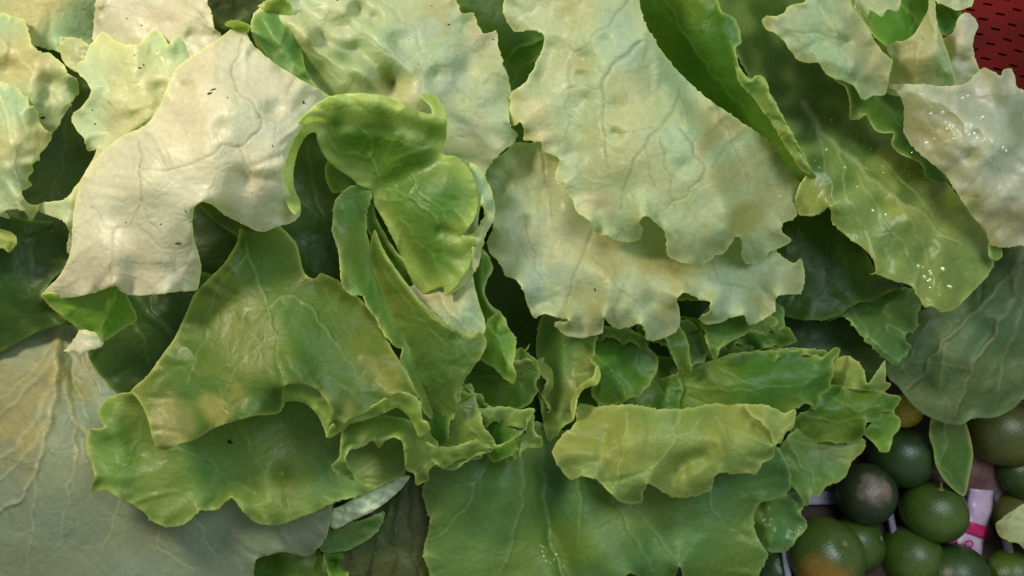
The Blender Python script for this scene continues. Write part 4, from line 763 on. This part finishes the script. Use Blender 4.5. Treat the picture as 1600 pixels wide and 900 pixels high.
m_cal = solid_mat('lime_calyx', srgb(120,124,70), .6, .3)
m_stalk = solid_mat('lime_stalk', srgb(160,120,92), .6, .3)
GL = 'limes heaped on the white tray'

def lime(px, py, rpx, w, mat, label, pole, calyx='disc', squash=.94, s=0, tip=None):
    """pole: direction of the stalk end in the working frame"""
    c = P(px, py, w); R = rpx * (D - w) / D * S
    r = random.Random(px * 7 + py)
    root = thing('lime', label, 'lime', c, GL)
    ax = (RT @ Vector(pole)).normalized()
    q = ax.to_track_quat('Z', 'Y').to_matrix()
    vs_, fs = [], []; nu, nv = 40, 24
    ph = r.random() * 6
    for j in range(nv + 1):
        th = math.pi * j / nv
        for i in range(nu):
            a = 2 * math.pi * i / nu
            rr = R * (1 + .012 * math.sin(3 * a + ph) * math.sin(th) + .008 * math.sin(5 * a + 2 * ph) * math.sin(th) ** 2)
            dim = -.07 * math.exp(-(th / .22) ** 2) + (.05 * math.exp(-((math.pi - th) / .2) ** 2))
            p = Vector((math.sin(th) * math.cos(a), math.sin(th) * math.sin(a), math.cos(th) * (squash + dim))) * rr
            vs_.append(q @ p)
    for j in range(nv):
        for i in range(nu):
            k = (i + 1) % nu
            fs.append((j*nu+i, (j+1)*nu+i, (j+1)*nu+k, j*nu+k))
    me = bpy.data.meshes.new('peel'); me.from_pydata([tuple(v) for v in vs_], [], fs); me.update()
    me.polygons.foreach_set('use_smooth', [True] * len(me.polygons)); me.materials.append(ML[mat])
    o = bpy.data.objects.new('peel', me); C.objects.link(o); o.parent = root
    # calyx: five-lobed button at the stalk end
    top = R * (squash - .065)
    vs_, fs = [], []; n = 30
    for k, (rad, h) in enumerate([(.001, .03), (.035, .03), (.055, .02), (.085, .0), (.095, -.03)]):
        for i in range(n):
            a = 2 * math.pi * i / n; lob = 1 + (.25 * math.cos(5 * a) if k >= 2 else 0)
            vs_.append(q @ Vector((math.cos(a) * rad * R * lob, math.sin(a) * rad * R * lob, top + h * R + .008 * R)))
    for k in range(4):
        for i in range(n):
            j = (i + 1) % n; fs.append((k*n+i, (k+1)*n+i, (k+1)*n+j, k*n+j))
    me = bpy.data.meshes.new('calyx'); me.from_pydata([tuple(v) for v in vs_], [], fs); me.update(); me.materials.append(m_cal)
    me.polygons.foreach_set('use_smooth', [True] * len(me.polygons))
    o = bpy.data.objects.new('calyx', me); C.objects.link(o); o.parent = root
    if calyx == 'stalk':
        vs_, fs = [], []
        for k, (h, rd_) in enumerate([(0, .05), (.08, .04), (.16, .035), (.24, .045), (.25, .001)]):
            for i in range(8):
                a = 2 * math.pi * i / 8
                vs_.append(q @ Vector((math.cos(a) * rd_ * R + .25 * h * R, math.sin(a) * rd_ * R, top + .04 * R + h * R)))
        for k in range(4):
            for i in range(8):
                j = (i + 1) % 8; fs.append((k*8+i, k*8+j, (k+1)*8+j, (k+1)*8+i))
        me = bpy.data.meshes.new('stalk'); me.from_pydata([tuple(v) for v in vs_], [], fs); me.update(); me.materials.append(m_stalk)
        o = bpy.data.objects.new('stalk', me); C.objects.link(o); o.parent = root
    return root

lime(1414,642,27,-310,'yellow','small yellow lime peeping out under the tip of the dark leaf',(.2,-.6,.5))
lime(1411,712,52,-330,'dark','dark green lime just below the small yellow one',(-.2,.9,-.2))
lime(1354,772,48,-318,'brown','dull lime with a pale brown scar beside the lettuce tip',(.9,-.3,.35),tip=1)
lime(1459,798,50,-312,'green','bright green lime with a short stalk on top',(.0,.85,.45),'stalk')
lime(1290,868,60,-296,'orange','lime ripening to orange at the bottom of the photo',(.25,.6,.75))
lime(1338,850,44,-330,'green','green lime half hidden behind the orange tinged one',(.6,.3,.4))
lime(1424,870,50,-325,'green','plain green lime between the orange tinged lime and a dark one',(.8,.5,.1))
lime(1492,902,52,-300,'dark','dark glossy lime in front of the pink banded wrapper',(.7,-.4,.5))
lime(1578,900,42,-318,'green','lime cut off by the bottom right corner',(.3,-.5,.5))
lime(1566,672,58,-330,'brown_olive','large shaded olive lime under the broad dark leaf',(.2,.6,.2))
lime(1604,738,46,-335,'dark','dark lime at the right edge below the large olive one',(.5,.5,.3))
lime(1592,808,40,-340,'brown_olive','olive lime behind the pale lettuce scrap',(.1,.6,.5))
lime(1232,838,26,-335,'green','lime mostly hidden under the bottom tip of the blue green leaf',(.2,.4,.6))
lime(1212,890,36,-340,'dark','dark lime at the bottom edge left of the orange tinged one',(.1,.4,.6))
lime(1500,985,50,-330,'green','lime just past the bottom edge',(.1,.4,.6))

# narrow lime leaf, lettuce scrap
ll = thing('lime_leaf', 'narrow green leaf lying beside the stalk of the bright lime', 'leaf', P(1490, 720, -300), None)
mesh_obj('leaf_blade', [sheet([(1462,640),(1500,645),(1512,670),(1520,710),(1514,745),(1506,775),(1490,765),(1472,745),(1462,725),(1458,700),(1452,680)],
     [(1462,640,-262),(1500,645,-270),(1520,710,-274),(1506,772,-270),(1462,720,-262),(1480,700,-254)],'moss',veins=[([(1480,645),(1478,690),(1472,730),(1500,765)],3.5,5)],teeth=0,ruf=.3,bump=2)], M_DIM, ll)
sc_ = thing('lettuce_scrap', 'torn pale scrap of lettuce lying on the limes at the bottom right', 'lettuce', P(1590, 820, -290))
mesh_obj('leaf_blade', [sheet([(1557,820),(1566,810),(1580,800),(1600,788),(1660,780),(1660,870),(1605,860),(1590,848),(1575,845),(1562,838)],
     [(1557,820,-270),(1600,790,-262),(1660,800,-260),(1600,856,-256),(1590,825,-246)],'pale',teeth=1,ruf=.8,bump=3,bl=30)], M_LEAF, sc_)

clo = thing('cloth', 'crumpled brownish pink cloth showing between the limes beside the wrapper', 'cloth', P(1550, 750, -370))
m_cl = solid_mat('mauve_cloth', srgb(112,84,82), .8, .2, (60, srgb(140,108,108), .4, .7), .5, 700)
mesh_obj('cloth_sheet', [sheet([(1470,640),(1600,650),(1680,700),(1680,960),(1460,960),(1440,800)],[(1470,640,-372),(1680,700,-372),(1680,960,-372),(1460,960,-372),(1550,740,-352),(1560,850,-366),(1600,900,-372)],'dusk',bump=5,bl=40,pleat=6)], m_cl, clo)
# pink banded wrapper standing between limes
m_wr = solid_mat('wrapper_film', srgb(206,178,206), .3, .5, (120, srgb(186,158,190), .4, .7), .3, 300)
m_pk = solid_mat('wrapper_magenta_print', srgb(190,20,92), .35, .5)
wr = thing('wrapper', 'white and magenta banded plastic wrapper poking up between the limes', 'wrapper', P(1530, 820, -350))
def strip(name, path, half, mat, lift=0.0, parent=None, nx=8):
    """bowed ribbon: path = (px, py, w, halfwidth)"""
    p = cr([(a, b, c, d) for a, b, c, d in path], False, 4)
    vs_, fs = [], []
    for i, q in enumerate(p):
        t = p[min(i+1, len(p)-1)][:2] - p[max(i-1, 0)][:2]; t = t / np.hypot(*t); nn = np.array([-t[1], t[0]])
        for k in range(nx + 1):
            u = k / nx * 2 - 1
            xy = q[:2] + nn * u * q[3]
            vs_.append(P(xy[0], xy[1], q[2] - 10 * u * u + lift + 1.2 * math.sin(i * .8 + u * 3)))
    for i in range(len(p) - 1):
        for k in range(nx):
            a = i * (nx + 1) + k; fs.append((a, a + 1, a + nx + 2, a + nx + 1))
    o = pyobj(name, vs_, fs, mat, parent, True)
    md = o.modifiers.new('thickness', 'SOLIDIFY'); md.thickness = .0006
    return o
wp = [(1533,765,-326,20),(1530,795,-322,20),(1522,822,-318,19),(1512,850,-314,24),(1506,885,-316,26)]
strip('film', wp, 0, m_wr, 0, wr)
strip('magenta_band', [(1526,818,-313,19),(1520,836,-311,20)], 0, m_pk, 0, wr)
strip('magenta_band', [(1480,850,-313,5),(1496,846,-310,7)], 0, m_pk, 0, wr)
rv, rf = [], []
for i in range(24):
    a = 2 * math.pi * i / 24
    for rr in (7.5, 4.2):
        rv.append(P(1514 + rr * math.cos(a), 850 + rr * .85 * math.sin(a), -304 - .02 * rr))
for i in range(24):
    j = (i + 1) % 24; rf.append((2*i, 2*i+1, 2*j+1, 2*j))
pyobj('printed_ring', rv, rf, m_pk, wr)

# red perforated basket at the top right
m_red = solid_mat('red_basket_plastic', srgb(104,14,6), .65, .12, (30, srgb(74,12,6), .4, .7), .25, 500)
m_blk = solid_mat('slot_darkness', srgb(26,14,12), .8, .2)  # near-black colour stands for the darkness inside the basket
bk = thing('plastic_basket', 'red slotted plastic basket behind the lettuce in the top right corner', 'basket', P(1580, 60, -420))
o0 = P(1470, -120, -230); ex = (P(1750, -60, -230) - o0).normalized(); ey = (P(1440, 120, -290) - o0); ey = (ey - ex * ey.dot(ex)).normalized(); ez = ex.cross(ey)
gx_, gy_ = 34, 40; rw, rh = .0030, .0030
vs_, fs = [], []
rs = random.Random(5)
for j in range(gy_ * 2 + 1):
    for i in range(gx_ * 2 + 1):
        x = (i // 2) * (rw + .0052) + (i % 2) * rw; y = (j // 2) * (rh + .0011) + (j % 2) * rh
        vs_.append(o0 + ex * x + ey * (y + .0006 * math.sin(i * .4)) + ez * .0012 * math.sin(x * 90))
W_ = gx_ * 2 + 1
for j in range(gy_ * 2):
    for i in range(gx_ * 2):
        if j % 2 == 1 and ((i + (j // 2) * 2) % 4) in (1,) : continue
        a = j * W_ + i; fs.append((a, a + 1, a + W_ + 1, a + W_))
pn = pyobj('slotted_wall', vs_, fs, m_red, bk)
md = pn.modifiers.new('thickness', 'SOLIDIFY'); md.thickness = .0012
bb = [o0 - ez * s_ for s_ in (.012,)]
q0 = o0 - ez * .014 if (o0 - ez * .014 - cam.location).length > (o0 - cam.location).length else o0 + ez * .014
pyobj('slot_dark_backing', [q0, q0 + ex * .3, q0 + ex * .3 + ey * .2, q0 + ey * .2], [(0,1,2,3)], m_blk, bk)  # dark sheet added behind the wall so the slots look shadowed

# ---------------------------------------------------------------- water, dirt
m_wat, nt_, out_ = new_mat('water')
g1 = N(nt_, 'ShaderNodeBsdfTransparent'); g2 = N(nt_, 'ShaderNodeBsdfGlossy', i_Roughness=.06)
gm = N(nt_, 'ShaderNodeAddShader'); g2.inputs['Color'].default_value = (.22,.22,.22,1)
nt_.links.new(g1.outputs[0], gm.inputs[0]); nt_.links.new(g2.outputs[0], gm.inputs[1])
nt_.links.new(gm.outputs[0], out_.inputs[0])
m_dirt = solid_mat('soil_speck', srgb(36,30,16), .8, .2)

def blobs(name, spots, key, mat, parent, flat=.6, elong=1.0):
    rr = random.Random(len(spots) * 3 + 1); vs_, fs = [], []
    for (px, py, r) in spots:
        w = HF[key](px, py) + r * .25
        c = P(px, py, w); k = (D - w) / D * S * r; a = rr.random() * 3.1
        e = 1 + (elong - 1) * rr.random(); b = len(vs_)
        ux = RT @ Vector((math.cos(a), math.sin(a), 0)); uy = RT @ Vector((-math.sin(a), math.cos(a), 0)); uz = RT @ Vector((0, 0, 1))
        for j in range(7):
            th = math.pi * j / 6
            for i in range(10):
                ph = 2 * math.pi * i / 10
                vs_.append(c + k * (ux * math.sin(th) * math.cos(ph) * e + uy * math.sin(th) * math.sin(ph) / math.sqrt(e) + uz * math.cos(th) * flat))
        for j in range(6):
            for i in range(10):
                h = (i + 1) % 10; fs.append((b+j*10+i, b+(j+1)*10+i, b+(j+1)*10+h, b+j*10+h))
    o = pyobj(name, vs_, fs, mat, parent, True); o['kind'] = 'stuff'
    return o
rr = random.Random(4)
def around(cx, cy, sx, sy, n, r0, r1): return [(rr.gauss(cx, sx), rr.gauss(cy, sy), rr.uniform(r0, r1)) for _ in range(n)]
blobs('water_drops', [(1291,234,2.6),(1316,238,3),(1320,262,2.8),(1353,263,2.4),(1339,292,2),(1363,329,3.4),(1384,335,2.4),(1310,236,2),(1280,262,2)] + around(1450,432,14,14,11,1.2,4.5) + around(1474,452,10,5,5,1.2,4) + around(1340,260,60,36,14,.8,2), 'I', m_wat, hH)
blobs('water_drops', [(1504,153,2.6),(1512,150,2.4),(1535,183,3.2),(1473,175,3),(1455,177,2.4),(1460,217,2.2),(1514,210,2.6),(1567,230,2.6),(1572,235,2.2),(1522,208,3)] + around(1500,190,30,30,12,1,2.2), 'Q', m_wat, hQ)
blobs('water_drops', [(849,855,2.5),(847,862,2.2),(850,870,2.2),(854,877,2.4),(860,880,2.4),(866,875,2),(869,866,2.2),(845,853,2)], 'II', m_wat, hK)
blobs('soil_specks', [(527,0,1.5)] + around(640,40,60,30,6,.8,1.6), 'C', m_dirt, hC, .3, 2.5)
blobs('soil_specks', [(328,146,2.6),(333,140,2),(474,160,2.2),(278,380,2),(252,350,1.2),(290,330,1.4)] + around(250,260,70,70,10,.6,1.3), 'A', m_dirt, hA, .2, 3)
blobs('soil_specks', [(67,184,2.6)] + around(200,120,50,40,14,.7,1.6) + [(120,270,2)], 'L5', m_dirt, hL3, .3, 2.5)
blobs('soil_specks', [(358,690,3),(362,692,1.8)], 'BB', m_dirt, hA, .3, 2.5)
blobs('soil_specks', [(930,453,1.8),(1515,212,2)][:1] + around(960,80,50,40,5,.7,1.4), 'G', m_dirt, hE, .3, 2)
